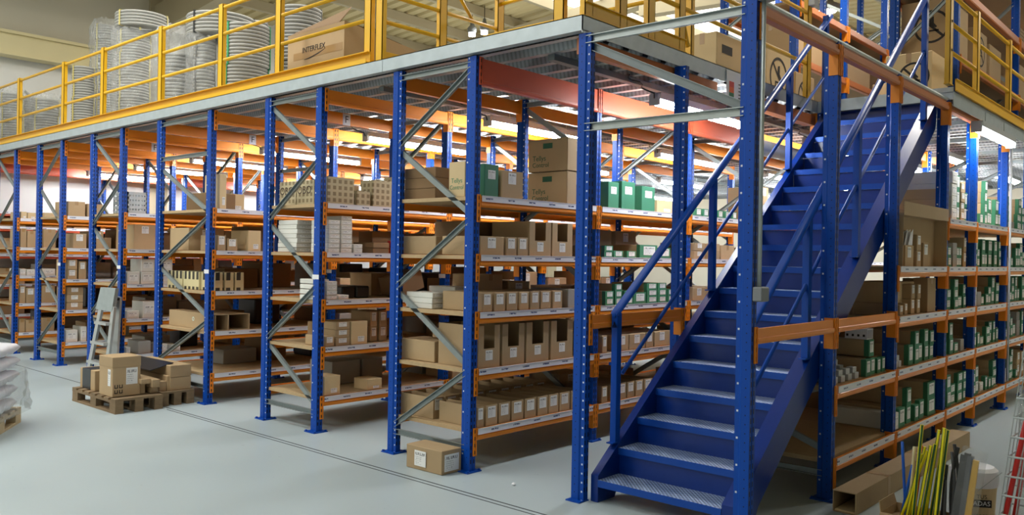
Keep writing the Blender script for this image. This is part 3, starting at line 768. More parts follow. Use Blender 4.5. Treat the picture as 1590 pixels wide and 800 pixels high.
def stack(kind, x, y0, y1, rk, li, bay, h, n=1, d=.4, fb='f', jit=.006):
    """a pile of n boxes between two posts; nothing is put where something already stands or does not fit under the next shelf"""
    lv = L0 if rk == 0 else LV7 if rk == 7 else LV
    Ys, xl, xr = RD[rk]
    if x > xr - .1 or x - d < xl + .1:
        y0 = max(y0, Ys[bay] + .09); y1 = min(y1, Ys[bay + 1] - .028)
    if y1 - y0 < .045: return
    x = min(x, xr - .016)
    top = lv[li + 1] - .095 if li + 1 < len(lv) else 2.82
    if rk == 0 and li + 1 < len(lv) and (bay, li + 1) in ((0, 2), (0, 3), (0, 4), (1, 4)): top = 2.7
    clr = top - lv[li]
    while n > 1 and n * (q(h) + .0012) > clr: n -= 1
    h = min(h, clr)
    for (a0, a1, b0, b1) in TAKEN.setdefault((rk, li), []):
        if y0 < b1 - .006 and b0 < y1 - .006 and x - d < a1 - .004 and a0 < x - .004: return
    TAKEN[(rk, li)].append((x - d, x, y0, y1))
    z = lv[li] + .0005
    for k in range(n):
        carton(kind, x - random.random() * jit, (y0 + y1) / 2 + (random.random() - .5) * jit * .2, z, (y1 - y0) - jit * .4, d, h, rk, li, bay, fb, k)
        z += q(h) + .0012
LV7 = [.45, .95, 1.45, 1.9, 2.15]
def P(x, spans, kind, h, rk, li, bay, n=1, d=.4, fb='f'):
    """boxes whose front edges the photograph shows between pairs of pixel columns"""
    for sp in spans:
        hh, nn, kk, dd = h, n, kind, d
        if len(sp) > 2: hh = sp[2]
        if len(sp) > 3: nn = sp[3]
        if len(sp) > 4: kk = sp[4]
        if len(sp) > 5: dd = sp[5]
        stack(kk, x, yx(x, sp[0]), yx(x, sp[1]), rk, li, bay, hh, nn, dd, fb)

# nearest rack, end bay, seen from the staircase
X = -.985
P(X, [(741, 756), (758, 777), (778.5, 796), (798, 816), (818, 836), (838, 854), (855, 871), (872, 888), (890, 904)], 'tray', .15, 1, 0, 0, d=.40)
P(X, [(743, 779), (782, 817), (819, 855), (857, 891)], 'bin', .31, 1, 1, 0, d=.42)
P(X, [(749, 766), (768, 786), (788, 805), (807, 823), (824, 839), (840, 857), (859, 874)], 'carton', .14, 1, 2, 0, d=.42)
P(X, [(882, 896, .15, 1, 'greybox')], 'carton', .15, 1, 2, 0)
P(X, [(744, 783), (785, 802), (803, 820)], 'carton', .145, 1, 3, 0)
P(X, [(821.5, 855), (856.5, 889)], 'bin', .27, 1, 3, 0, d=.4)
P(X, [(749, 772.5)], 'greenfull', .235, 1, 4, 0, d=.15)
P(X, [(776, 810)], 'carton', .21, 1, 4, 0, d=.12)
for k in range(2):
    o = carton('carton', X, 1.265, LV[4] + .0005 + k * .277, .34, .42, .27, 1, 4, 0, up=k)
    b = MB(); b.box(-.33, -.22, -.1722, -.171, .20, .245); b.build('green_logo', M['greenink'], o, origin=(0, 0, 0)) if False else None
    g = MB(); g.box(-.26, -.16, -.1715, -.170, .19, .235); put('green_logo', g.mesh('green_logo', M['greenink']), o)
    text('Tellys', .062, M['greenink'], o, (-.30, -.1705, .11), RY); text('Control', .055, M['greenink'], o, (-.285, -.1705, .055), RY)
# second bay
P(X, [(937, 946), (951, 963), (964, 976), (977, 988.5), (990, 1002), (1003, 1016)], 'tray', .14, 1, 0, 1)
P(X, [(937, 945, .15), (958, 978), (979, 1004), (1005, 1017), (1018, 1042)], 'carton', .14, 1, 1, 1)
P(X, [(940, 953, .055, 2), (955, 966, .055, 3), (970, 983, .055, 2), (984, 1004, .1, 1), (1005, 1021, .055, 3), (1022, 1035, .055, 3), (1037, 1047, .055, 2)], 'green', .055, 1, 2, 1)
P(X, [(938, 951, .05, 2), (952, 967, .055, 1), (973, 987, .055, 1), (993, 1020, .12, 1, 'green'), (1024, 1040, .10, 1, 'green')], 'green', .05, 1, 3, 1)
P(X, [(941.6, 959, .23), (962.5, 984, .25), (994, 1015, .23)], 'greenfull', .23, 1, 4, 1, d=.2)
P(X, [(1018, 1044)], 'pale', .12, 1, 4, 1, d=.2)
# third bay
P(X, [(1078, 1087), (1090, 1098), (1103, 1110), (1113, 1121), (1124, 1131), (1135, 1142)], 'green', .075, 1, 4, 2, d=.3)
P(X, [(1077, 1095, .085, 2), (1098, 1117, .085, 2), (1119, 1140, .15, 1, 'plain')], 'carton', .085, 1, 3, 2)
P(X, [(1076, 1096, .13), (1100, 1118, .12)], 'carton', .12, 1, 2, 2)
for li, kk in ((0, 'tray'), (1, 'carton')):
    for n in range(5): stack(kk, X, 3.12 + n * .25, 3.33 + n * .25, 1, li, 2, .14)
for bay in (3, 4):
    for li in (2, 3, 4):
        y = Y1[bay] + .14
        while y < Y1[bay + 1] - .3:
            w_ = random.choice((.16, .22, .3)); stack(random.choice(('green', 'carton', 'pale', 'carton')), X, y, y + w_, 1, li, bay, random.choice((.09, .14, .2)), random.choice((1, 1, 2))); y += w_ + .06
# rear half of the nearest rack
XB = -1.45
for n in range(9): stack('tray', XB, .06 + n * .155, .06 + n * .155 + .145, 1, 0, 0, .155, 1, .38, 'b')
for (a, b_, h, kk) in ((.06, .34, .16, 'carton'), (.42, .70, .22, 'plain'), (.8, 1.2, .26, 'greenfull')): stack(kk, XB + .0, a, b_, 1, 1, 0, h, 1, .38, 'b')
for (a, b_, h, n_, kk) in ((.06, .26, .045, 3, 'white'), (.30, .5, .045, 4, 'white'), (.56, .86, .26, 1, 'plain'), (.92, 1.2, .2, 1, 'carton')): stack(kk, XB, a, b_, 1, 2, 0, h, n_, .3, 'b')
for (a, b_, h, n_, kk) in ((.06, .36, .145, 1, 'carton'), (.42, .9, .27, 1, 'dark'), (.95, 1.3, .22, 1, 'plain')): stack(kk, XB, a, b_, 1, 3, 0, h, n_, .38, 'b')
for (a, b_, h, n_, kk) in ((.06, .44, .075, 3, 'dark'), (.52, .85, .17, 1, 'plain')): stack(kk, XB - .02, a, b_, 1, 4, 0, h, n_, .36, 'b')
o = carton('pale', -1.13, .17, LV[4] + .0005, .2, .17, .255, 1, 4, 0, 'b')
text('Tellys', .05, M['green'], o, (-.085, -.1005, .12), RY); text('Control', .045, M['green'], o, (-.085, -.1005, .07), RY)
for li in range(5):
    for n in range(3): stack(random.choice(('carton', 'plain', 'dark')), XB, 1.62 + n * .42, 1.98 + n * .42, 1, li, 1, random.choice((.15, .2, .26)) if li < 4 else .16, 1, .36, 'b')

# second rack
X = -2.845
P(X, [], 'tray', .035, 2, 4, 0, d=.12)
XG = -2.86
for (a, b_, h, n_) in ((.10, .40, .235, 1), (.42, .58, .14, 1), (.60, .86, .25, 1), (.88, 1.06, .30, 1), (1.1, 1.3, .2, 1)): stack('grid', XG, a, b_, 2, 4, 0, h, n_, .19)
for k, xx in enumerate((-3.06, -3.34)):
    o = carton('grid', xx - .0, .25, LV[4] + .0005, .3, .27, .22, 2, 4, 0, 'b'); text('OBO', .1, M['inkbrown'], o, (-.15, -.1505, .13), RY)
P(X, [(509, 527, .035, 7), (528.5, 546, .035, 8), (547.5, 563, .04, 2)], 'white', .035, 2, 3, 0, d=.26)
P(X, [(565, 575, .07, 1, 'redbox'), ] if False else [], 'white', .05, 2, 3, 0)
P(X, [(578, 604, .05, 2)], 'dark', .06, 2, 3, 0, d=.3)
for n, (ya, yb_, c, z) in enumerate(((.86, .94, 'orangeprint', 0), (.955, 1.02, 'redplastic', 0), (.87, .95, 'redplastic', 1))):
    b = MB(); zz = LV[3] + .0005 + z * .062; b.box(X - .12, X, ya, yb_, zz, zz + .06)
    tag(b.build('spare_part_packet', M[c], origin=(X, ya, zz), bevel=.004), ['orange', 'red', 'upper red'][n] + ' packet beside white boxes, fourth shelf of second rack', 'packet')
for k in range(8): stack('white', XG - .4, .06, .34, 2, 3, 0, .04, 1, .3, 'b') if k == 0 else None
z = LV[3] + .043
for k in range(6):
    carton('white', XG - .4 + .01 * (k % 2), .20, z, .28, .3, .04, 2, 3, 0, 'b', k + 1); z += .0415
P(X, [(507, 524.5, .045, 4), (526, 543, .04, 1)], 'white', .045, 2, 2, 0, d=.26)
z = LV[2] + .0005
for k in range(4):
    carton('white', XG - .05, .1, z, .14, .24, .045, 2, 2, 0, 'b', k); z += .0465
P(X - .15, [(531, 552, .11), (554, 575, .11)], 'pack', .11, 2, 2, 0, d=.5)
o = carton('dark', X - .02, 1.12, LV[2] + .05, .3, .3, .18, 2, 2, 0, 'f', 1); o.rotation_euler = (math.radians(16), 0, 0)
P(X, [(504.5, 522, .09, 1), (523, 545, .07, 3), (546.5, 572, .21, 1, 'pale')], 'carton', .09, 2, 1, 0, d=.3)
P(X - .1, [(576, 588, .14, 2), (590, 603, .14, 2)], 'carton', .14, 2, 1, 0, d=.3)
P(X, [(503, 532, .17, 1, 'pale'), (573, 596, .105, 1, 'pale')], 'pale', .17, 2, 0, 0, d=.2)
# second rack, further bays seen through the nearest rack
for bay in (1, 2):
    for li in range(5):
        y = Y2[bay] + .14
        while y < Y2[bay + 1] - .3:
            w_ = random.choice((.18, .26, .34)); kk = random.choice(('carton', 'carton', 'plain', 'white', 'pack', 'greenfull'))
            hh = .05 if kk == 'white' else random.choice((.12, .17, .24)); stack(kk, X, y, y + w_, 2, li, bay, hh, random.choice((2, 3)) if kk == 'white' else 1, .4); y += w_ + random.choice((.05, .1, .25))
for li in range(1, 5):
    for (a, b_) in ((.45, .8), (.95, 1.35)): stack(random.choice(('carton', 'dark', 'plain')), XB - 1.85, a, b_, 2, li, 0, random.choice((.16, .22)), 1, .34, 'b')

# third rack: pale dotted cartons, hollow cartons, a bare lowest board
X = -4.735
P(X, [(336, 350, .16), (352, 368, .13), (384, 404, .22, 1, 'pale')], 'tray', .16, 3, 3, 0, d=.35)
P(X, [(338, 350, .36, 1, 'pale')], 'pale', .36, 3, 4, 0, d=.3)
P(X - .45, [(352, 378, .2, 1, 'pale')], 'pale', .2, 3, 4, 0, d=.3)
P(X - .06, [(333, 347), (349, 363), (365, 379)], 'dot', .19, 3, 2, 0, d=.36)
for k, xx in enumerate((-5.08, -5.44)):
    carton('dot', xx, .24, LV[2] + .0005, .3, .34, .19, 3, 2, 0, 'b')
b_ = carton('tubebox', X, .17, LV[1] + .0005, .15, 1.0, .17, 3, 1, 0)
P(X, [(354, 389, .17)], 'tubebox', .17, 3, 1, 0, d=.75)
g = MB(); g.lathe([(.014, 0), (.022, 0), (.022, .001), (.014, .001)], 14); g.v = [(-.46 + v[0], -.0755 - v[2], .1 + v[1]) for v in g.v]; put('recycling_mark', g.mesh('recycling_mark', M['whiteink']), b_)
P(X, [(382, 398, .1), ], 'pack', .1, 3, 1, 0, d=.3)
o = carton('dark', -5.0, .28, LV[4] + .0005, .34, .42, .18, 3, 4, 0, 'b'); 
stack('pale', -4.86, .12, .42, 3, 3, 0, .2, 1, .3, 'b'); stack('carton', -5.3, .08, .5, 3, 3, 0, .24, 1, .42, 'b')
for bay in (1, 2):
    for li in range(1, 5):
        y = Y2[bay] + .14
        while y < Y2[bay + 1] - .35:
            w_ = random.choice((.2, .3, .36)); kk = random.choice(('carton', 'plain', 'pack', 'greybox', 'pale')); stack(kk, X, y, y + w_, 3, li, bay, random.choice((.12, .18, .24)) if li < 4 else .18, 1, .45); y += w_ + random.choice((.06, .14, .3))

# fourth rack
X = -6.80
P(X - .05, [(207, 243, .30)], 'carton', .3, 4, 3, 0, d=.5)
P(X - .02, [(244, 281, .30)], 'pale', .3, 4, 3, 0, d=.5)
P(X, [(194.5, 217, .15, 1), (218.5, 240, .15, 2), (246, 268, .15, 2)], 'white', .15, 4, 2, 0, d=.3)
P(X, [(193.5, 218, .09, 1), (222, 243, .2, 1)], 'white', .09, 4, 1, 0, d=.3)
P(X, [(196, 205, .09, 1), (216, 236, .15, 1, 'greybox'), (246, 262, .1, 1), (268, 282, .08, 1)], 'white', .09, 4, 0, 0, d=.3)
P(X, [(286, 312, .22, 1), (340, 366, .16, 1)], 'greybox', .2, 4, 0, 1, d=.4)
P(X, [(286, 306, .2), (312, 330, .16)], 'plain', .2, 4, 3, 1, d=.4)
P(X, [(288, 322, .12), (330, 360, .1)], 'pack', .12, 4, 2, 1, d=.4)
P(X, [(290, 312, .16), (318, 342, .2)], 'greybox', .2, 4, 1, 1, d=.4)
P(X, [(276, 312, .2)], 'grid', .2, 4, 4, 1, d=.4)
cr = thing('plastic_crate', (X, yx(X, 205), LV[4]), 'grey perforated plastic crate on the top shelf of the fourth rack', 'crate')
b = MB(); y0, y1 = yx(X, 196), yx(X, 226)
for k in range(5):
    z0 = LV[4] + .002 + k * .055
    b.box(X - .4, X, y0, y0 + .015, z0, z0 + .035); b.box(X - .4, X, y1 - .015, y1, z0, z0 + .035); b.box(X - .015, X, y0, y1, z0, z0 + .035); b.box(X - .4, X - .385, y0, y1, z0, z0 + .035)
for k in range(7):
    y = y0 + (y1 - y0 - .02) * k / 6; b.box(X - .014, X - .001, y, y + .02, LV[4] + .002, LV[4] + .255); b.box(X - .399, X - .386, y, y + .02, LV[4] + .002, LV[4] + .255)
for k in range(5):
    x_ = X - .4 + .38 * k / 4; b.box(x_, x_ + .02, y0, y0 + .014, LV[4] + .002, LV[4] + .255); b.box(x_, x_ + .02, y1 - .014, y1, LV[4] + .002, LV[4] + .255)
b.box(X - .4, X, y0, y1, LV[4] + .001, LV[4] + .006); b.build('crate_shell', M['lightgrey'], cr)
# fifth, sixth and far-left racks
X = -8.635
P(X, [(103, 131, .2), (134, 158, .18)], 'plain', .2, 5, 4, 0, d=.45)
P(X, [(112, 134, .2), (140, 160, .24)], 'carton', .22, 5, 3, 0, d=.4)
P(X, [(104, 120, .13, 2), (122, 134, .24, 1)], 'carton', .15, 5, 2, 0, d=.4)
P(X, [(102, 130, .1, 3)], 'carton', .1, 5, 1, 0, d=.35)
P(X, [(102, 122, .16, 1), (127, 136, .2, 1)], 'white', .16, 5, 0, 0, d=.3)
P(X, [(150, 175, .18), (180, 206, .2)], 'plain', .2, 5, 2, 1, d=.4)
P(X, [(148, 172, .2), (178, 206, .26)], 'carton', .2, 5, 3, 1, d=.4)
P(X, [(150, 172, .16), (178, 204, .2)], 'pale', .2, 5, 1, 1, d=.4)
X = -10.4
for li, (kk, h) in enumerate((('plain', .2), ('carton', .26), ('white', .1), ('plain', .28), ('pale', .1))):
    P(X, [(28, 40, h), (41, 55, h * .9), (66, 86, h)], kk, h, 6, li, 0, d=.45)
X = -12.2
for li in range(4):
    for bay, ys in enumerate(((.2, .9, 1.5), (2.5, 3.2, 3.9), (4.8, 5.6))):
        for y in ys: stack(random.choice(('plain', 'carton', 'dark')), X, y, y + .55, 7, li, bay, .26 if li < 3 else .14, 1, .6)

random.seed(11)  # rear cartons added to block light and darken the rack interiors
for rk, xx, yr in ((2, -3.3, 2), (3, -5.3, 2), (4, -7.22, 2), (5, -9.05, 2), (6, -10.85, 1)):
    for bay in range(yr):
        for li in range(4):
            y = Y2[bay] + (.5 if bay == 0 else .14)
            while y < Y2[bay + 1] - .4:
                w_ = random.choice((.26, .34, .42)); stack(random.choice(('dark', 'dark', 'pack', 'plain', 'greybox')), xx, y, y + w_, rk, li, bay, random.choice((.16, .22, .28)), 1, .36, 'b'); y += w_ + random.choice((.02, .05, .12))
# right rack: green ended cartons, with switchgear blocks in front
X = 1.14
def greens(li, bay, spans, kk='green', d=.4, x=None):
    for (a, b_, h, n) in spans: stack(kk, (X if x is None else x) - random.random() * .02, a, b_, 0, li, bay, h, n, d)
for row in range(3):
    for k in range(4 if row < 2 else 2):
        y = 1.33 + k * .13 + row * .02; x = X - .02 - row * .10
        carton('relay', x, y + .03, L0[1] + .0005, .075, .085, .085, 0, 1, 0, 'f')
for k in range(3): carton('relay', X - .12, 1.42 + k * .1, L0[1] + .088, .075, .085, .085, 0, 1, 0, 'f', 1)
greens(1, 0, [(1.88, 1.98, .12, 1), (2.01, 2.11, .125, 1), (2.14, 2.22, .11, 1), (2.26, 2.34, .11, 1)], d=.6)
o = carton('green', X - .03, 2.06, L0[1] + .1325, .1, .6, .12, 0, 1, 0, 'f', 1)
pl = thing('punched_tray', (X - .12, 2.12, L0[1] + .255), 'white punched metal tray lying on a long carton of the right rack', 'tray')
b = MB(); b.box(X - .2, X - .04, 2.0, 2.12, L0[1] + .2565, L0[1] + .262); b.box(X - .2, X - .04, 1.998, 2.002, L0[1] + .2565, L0[1] + .33); b.box(X - .2, X - .04, 2.116, 2.122, L0[1] + .2565, L0[1] + .33); b.box(X - .2, X - .04, 2.0, 2.12, L0[1] + .326, L0[1] + .332); b.build('tray_shell', M['white'], pl)
b = MB()
for k in range(4): b.lathe([(0, 0), (.01, 0), (.01, .002), (0, .002)], 8, (0, 0, 0)); 
b.v = []; b.f = []; b.m = []
for k in range(4): b.box(X - .19 + k * .04, X - .175 + k * .04, 1.9965, 1.998, L0[1] + .275, L0[1] + .292)
b.build('punched_holes', M['ink'], pl)
# (level, bay) fill, measured off the photograph
greens(0, 1, [(2.62, 2.78, .15, 1), (2.86, 2.98, .14, 2), (3.02, 3.13, .13, 1), (3.17, 3.30, .15, 1), (3.36, 3.58, .14, 2)], d=.55)
carton('white', X - .0, 2.55, L0[0] + .0005, .12, .5, .13, 0, 0, 1); 
for y in (2.52, 2.6, 2.68): carton('relay', X - .02, y, L0[1] + .0005, .07, .08, .09, 0, 1, 1, 'f')
greens(1, 1, [(2.84, 2.96, .16, 1), (2.99, 3.1, .13, 2), (3.14, 3.26, .15, 1), (3.30, 3.42, .13, 2), (3.46, 3.58, .12, 2)], d=.5)
greens(2, 1, [(2.50, 2.6, .1, 1), (2.66, 2.75, .08, 1), (2.82, 2.9, .09, 1), (2.96, 3.06, .12, 2), (3.1, 3.19, .12, 2)], 'carton', d=.3, x=1.125)
stack('plain', 1.135, 3.34, 3.58, 0, 2, 1, .37, 1, .12)
o = carton('pale', 1.04, 3.0, L0[2] + .0005, .55, .3, .26, 0, 2, 1, 'b')
for (y0, y1, h, n) in ((2.5, 2.6, .17, 1), (2.68, 2.9, .17, 1), (2.96, 3.08, .13, 2), (3.14, 3.29, .2, 1)): stack('carton', 1.15, y0, y1, 0, 3, 1, h, n, .07)
# an open carton lying on its side, its mouth to the aisle, around those small cartons
oc = thing('open_carton', (1.09, 3.0, L0[3]), 'big open brown carton on the fourth shelf behind small upright cartons', 'box')
b = MB(); za, zb = L0[3] + .0045, L0[3] + .4
b.box(1.08, 1.086, 2.48, 3.66, za, zb); b.box(1.086, 1.19, 2.48, 2.486, za, zb); b.box(1.086, 1.19, 3.654, 3.66, za, zb); b.box(1.086, 1.19, 2.48, 3.66, zb, zb + .006)
b.build('carton_shell', M['card'], oc)
b = MB(); b.hexa([(1.19, 2.46, zb), (1.2, 2.46, zb - .004), (1.2, 3.66, zb - .004), (1.19, 3.66, zb), (1.195, 2.46, zb + .1), (1.2, 2.46, zb + .1), (1.2, 3.66, zb + .1), (1.195, 3.66, zb + .1)]); b.build('carton_flap', M['card'], oc)
sh = MB()
for k in range(3): sh.hexa([(1.1 + .02 * k, 2.70 + .03 * k, L0[3] + .172), (1.103 + .02 * k, 2.70 + .03 * k, L0[3] + .172), (1.103 + .02 * k, 2.86, L0[3] + .172), (1.1 + .02 * k, 2.86, L0[3] + .172), (1.1 + .02 * k, 2.74 + .04 * k, L0[3] + .27), (1.103 + .02 * k, 2.74 + .04 * k, L0[3] + .27), (1.103 + .02 * k, 2.88, L0[3] + .30), (1.1 + .02 * k, 2.88, L0[3] + .30)])
tag(sh.build('paper_sheets', M['white']), 'white papers sticking out of a small carton on the fourth shelf, right rack', 'papers')
random.seed(21)
for bay in (2, 3, 4, 5):
    for li in range(5):
        y = Y0[bay] + .13; end = Y0[bay + 1] - .05
        while y < end - .09:
            w_ = random.choice((.1, .12, .14, .17)); w_ = min(w_, end - y - .01)
            room = ([.40, .34, .33, .36, .6][li])
            h_ = random.choice((.09, .11, .14)); n_ = random.randint(1, max(1, int(room / (h_ + .02)))); n_ = min(n_, 3 if li < 4 else 4)
            kk = 'green' if random.random() < .86 else random.choice(('white', 'carton', 'greybox'))
            if random.random() < .06: y += .1
            if bay == 5: n_ = min(n_, 2)
            stack(kk, X - random.random() * .03, y, y + w_, 0, li, bay, h_, n_, .45); y += w_ + random.choice((.012, .02, .03))
# rear half of the right rack under the stairs
for (y0, y1, li, h) in ((3.0, 3.3, 0, .2), (3.85, 4.3, 0, .26), (3.9, 4.4, 1, .26), (3.9, 4.4, 2, .22)): stack('dark', .5, y0, y1, 0, li, 1 if y0 < 3.7 else 2, h, 1, .4, 'b')

# ------------------------------------------------------------------ railings on the platform
def rail_post(b, x, y, z0, z1, ax):
    """folded channel post with a wider waist; ax = direction the rail runs"""
    w, d = .042, .022
    if ax == 'x':
        b.box(x - w, x + w, y - d, y - d + .006, z0, z1); b.box(x - w, x - w + .006, y - d, y + d, z0, z1); b.box(x + w - .006, x + w, y - d, y + d, z0, z1)
        b.box(x - w - .02, x + w + .02, y - d - .003, y + d, z0, z0 + .008)
    else:
        b.box(x + d - .006, x + d, y - w, y + w, z0, z1); b.box(x - d, x + d, y - w, y - w + .006, z0, z1); b.box(x - d, x + d, y + w - .006, y + w, z0, z1)
        b.box(x - d, x + d + .003, y - w - .02, y + w + .02, z0, z0 + .008)
ZD = 3.1005
gr = thing('guard_railing', (-6, .05, ZD), 'long yellow guard railing along the front edge of the mezzanine', 'railing')
for x in (-12.95, -11.7, -10.4, -8.71, -7.46, -5.92, -4.61, -3.57, -2.25):
    b = MB(); rail_post(b, x, .05, ZD, 4.04, 'x'); b.build('railing_post', M['yellow'], gr)
for z in (4.005, 3.74, 3.475):
    b = MB(); b.path([(-13.0, .05, z), (-2.25, .05, z)], .018, 8); b.build('rail', M['yellow'], gr, smooth=True)
b = MB(); b.box(-13.0, -2.20, .022, .026, ZD, 3.20); b.box(-13.0, -2.20, -.012, .022, 3.194, 3.20); b.box(-13.0, -2.20, -.02, .022, ZD, ZD + .012); b.box(-13.0, -2.2, -.022, -.018, ZD, 3.138); b.build('toe_board', M['yellow'], gr)
sg = thing('safety_gate', (-1.1, .7, ZD), 'yellow pallet safety gate standing at the near corner of the mezzanine', 'gate')
for y in (.05, .72, 1.45):
    b = MB(); rail_post(b, -2.1, y, ZD, 4.1 if y < 1 else 3.95, 'y' if y > .1 else 'x'); b.build('gate_post', M['yellow'], sg)
for (x, y) in ((-.25, .06), (-.10, 1.45)):
    b = MB(); rail_post(b, x, y, ZD, 4.1, 'x'); b.build('gate_post', M['yellow'], sg)
for z in (3.665, 3.44, 3.95):
    b = MB(); b.path([(-2.1, .05, z), (-2.1, 1.45, z)], .018, 8); b.build('gate_rail', M['yellow'], sg, smooth=True)
b = MB(); b.path([(-2.1, .80, 3.97), (-2.1, 1.10, 3.67)], .015, 8); b.build('gate_brace', M['yellow'], sg, smooth=True)
b = MB(); b.path([(-2.1, 1.45, 3.9), (-.1, 1.45, 3.9)], .018, 8); b.build('gate_rail', M['yellow'], sg, smooth=True)
b = MB(); b.path([(-2.1, 1.45, 3.62), (-.1, 1.45, 3.62)], .018, 8); b.build('gate_rail', M['yellow'], sg, smooth=True)
b = MB(); b.box(-2.105, -2.098, .06, 1.45, ZD, 3.2); b.build('gate_toe_plate', M['yellow'], sg)
b = MB(); b.box(-.95, -.28, .05, .056, ZD, 3.135); b.build('gate_sill', M['yellow'], sg)
g2 = thing('guard_railing', (-.03, 1.8, ZD), 'yellow guard railing beside the stairwell opening on the mezzanine', 'railing')
for y in (.06, .45, .80, 1.22, 3.55):
    b = MB(); rail_post(b, -.035, y, ZD, 4.1, 'y'); b.build('railing_post', M['yellow'], g2)
for z in (3.92, 3.67, 3.44):
    b = MB(); b.path([(-.035, .8 if z > 3.5 else .06, z), (-.035, 3.55, z)], .018, 8); b.build('rail', M['yellow'], g2, smooth=True)
b = MB(); b.path([(-.035, .2, 3.28), (-.035, .45, 3.44)], .016, 8); b.build('rail_brace', M['yellow'], g2)
b = MB(); b.path([(-.035, 1.22, 3.42), (-.035, 1.32, 3.19), (-.035, 1.34, 3.17)], .02, 8); b.build('rail_brace', M['yellow'], g2)
b = MB(); b.box(-.02, -.014, .02, 1.26, ZD, 3.2); b.box(-.02, .0, .02, 1.26, 3.194, 3.2); b.box(-.02, .0, .02, 1.26, ZD, ZD + .006); b.build('toe_board', M['yellow'], g2)
b = MB(); b.box(-.013, .05, 3.5, 3.6, 3.98, 4.05); b.build('socket_box', M['lightgrey'], g2, bevel=.004)
g3 = thing('guard_railing', (1.15, 5, 3.062), 'yellow guard railing along the right edge of the mezzanine beyond the staircase', 'railing')
for y in (3.63, 4.55, 5.88, 7.2, 8.5):
    b = MB(); rail_post(b, 1.185, y, 3.062 if y > 3.7 else 3.101, 3.94 if y > 3.7 else 4.2, 'y'); b.build('railing_post', M['yellow'], g3)
    for z in (3.4, 3.65):
        if y < 3.7:
            b = MB(); b.lathe([(0, 0), (.013, 0), (.009, .004), (0, .004)], 10, closed=False); b.v = [(1.208 + v[2], y + v[0], z + v[1]) for v in b.v]; b.build('bolt', M['ink'], g3)
for z in (3.895, 3.645, 3.395):
    b = MB(); b.path([(1.185, 3.63, z), (1.185, 9.5, z)], .018, 8); b.build('rail', M['yellow'], g3, smooth=True)
b = MB(); b.box(1.209, 1.214, 3.745, 9.5, 3.062, 3.17); b.box(1.209, 1.226, 3.745, 9.5, 3.164, 3.17); b.box(1.209, 1.23, 3.745, 9.5, 3.062, 3.068); b.build('toe_board', M['yellow'], g3)

# ------------------------------------------------------------------ coils of conduit on the platform
def coil_mesh(R, r, h, n):
    prof = []
    rp = h / n / 2
    for k in range(n):
        for a in (-88, -50, 0, 50, 88):
            prof.append((R - rp * 1.1 + rp * 1.1 * math.cos(math.radians(a)), rp * (2 * k + 1) + rp * math.sin(math.radians(a))))
    for k in range(n - 1, -1, -1):
        for a in (75, 0, -75):
            prof.append((r + rp - rp * math.cos(math.radians(a)), rp * (2 * k + 1) + rp * math.sin(math.radians(a))))
    b = MB(); b.lathe(prof, 40); return b.mesh('conduit_coil', M['coil'], smooth=False)
CM = {}
def coil(x, y, z, R, h, lab, strap='strapy', tilt=0.0, n=None):
    n = n or max(4, int(round(h / .04)))
    k = (round(R, 2), round(h, 2), n)
    if k not in CM:
        CM[k] = coil_mesh(k[0], k[0] * .55, k[1], n)
        for s in ('strapy', 'strapk', 'strapg'):
            b = MB(); R_, h_ = k[0] + .004, k[1] + .004; r_ = k[0] * .55 - .004
            for (a0, a1, z0, z1) in ((R_ - .004, R_, -.001, h_), (r_, r_ + .004, -.001, h_)): b.box(a0, a1, -.012, .012, z0, z1)
            b.box(r_, R_, -.012, .012, h_ - .003, h_ + .001); b.box(r_, R_, -.012, .012, -.001, .002)
            CM[k + (s,)] = b.mesh('strap', M[s])
    o = put('conduit_coil', CM[k], None, (x, y, z)); tag(o, lab, 'coil', 'coils of grey conduit on the mezzanine')
    if tilt: o.rotation_euler = (tilt, 0, 0)
    for a in (0.0, 2.1, 4.2):
        s = put('strap', CM[k + (strap,)], o); s.rotation_euler.z = a - 1.35
    return o
STN = {'a': 'at the far left', 'b': 'beside the leftmost heap', 'p': 'left of the fat wrapped stack', 'c': 'of the fat wrapped stack', 'd': 'of the loosely bagged stack', 'e': 'under the widest black-strapped coil', 'g': 'of the green-strapped stack', 'h': 'behind the big printed carton', 'w': 'at the back of the wrapped stack', 'k': 'between bagged and strapped stacks'}
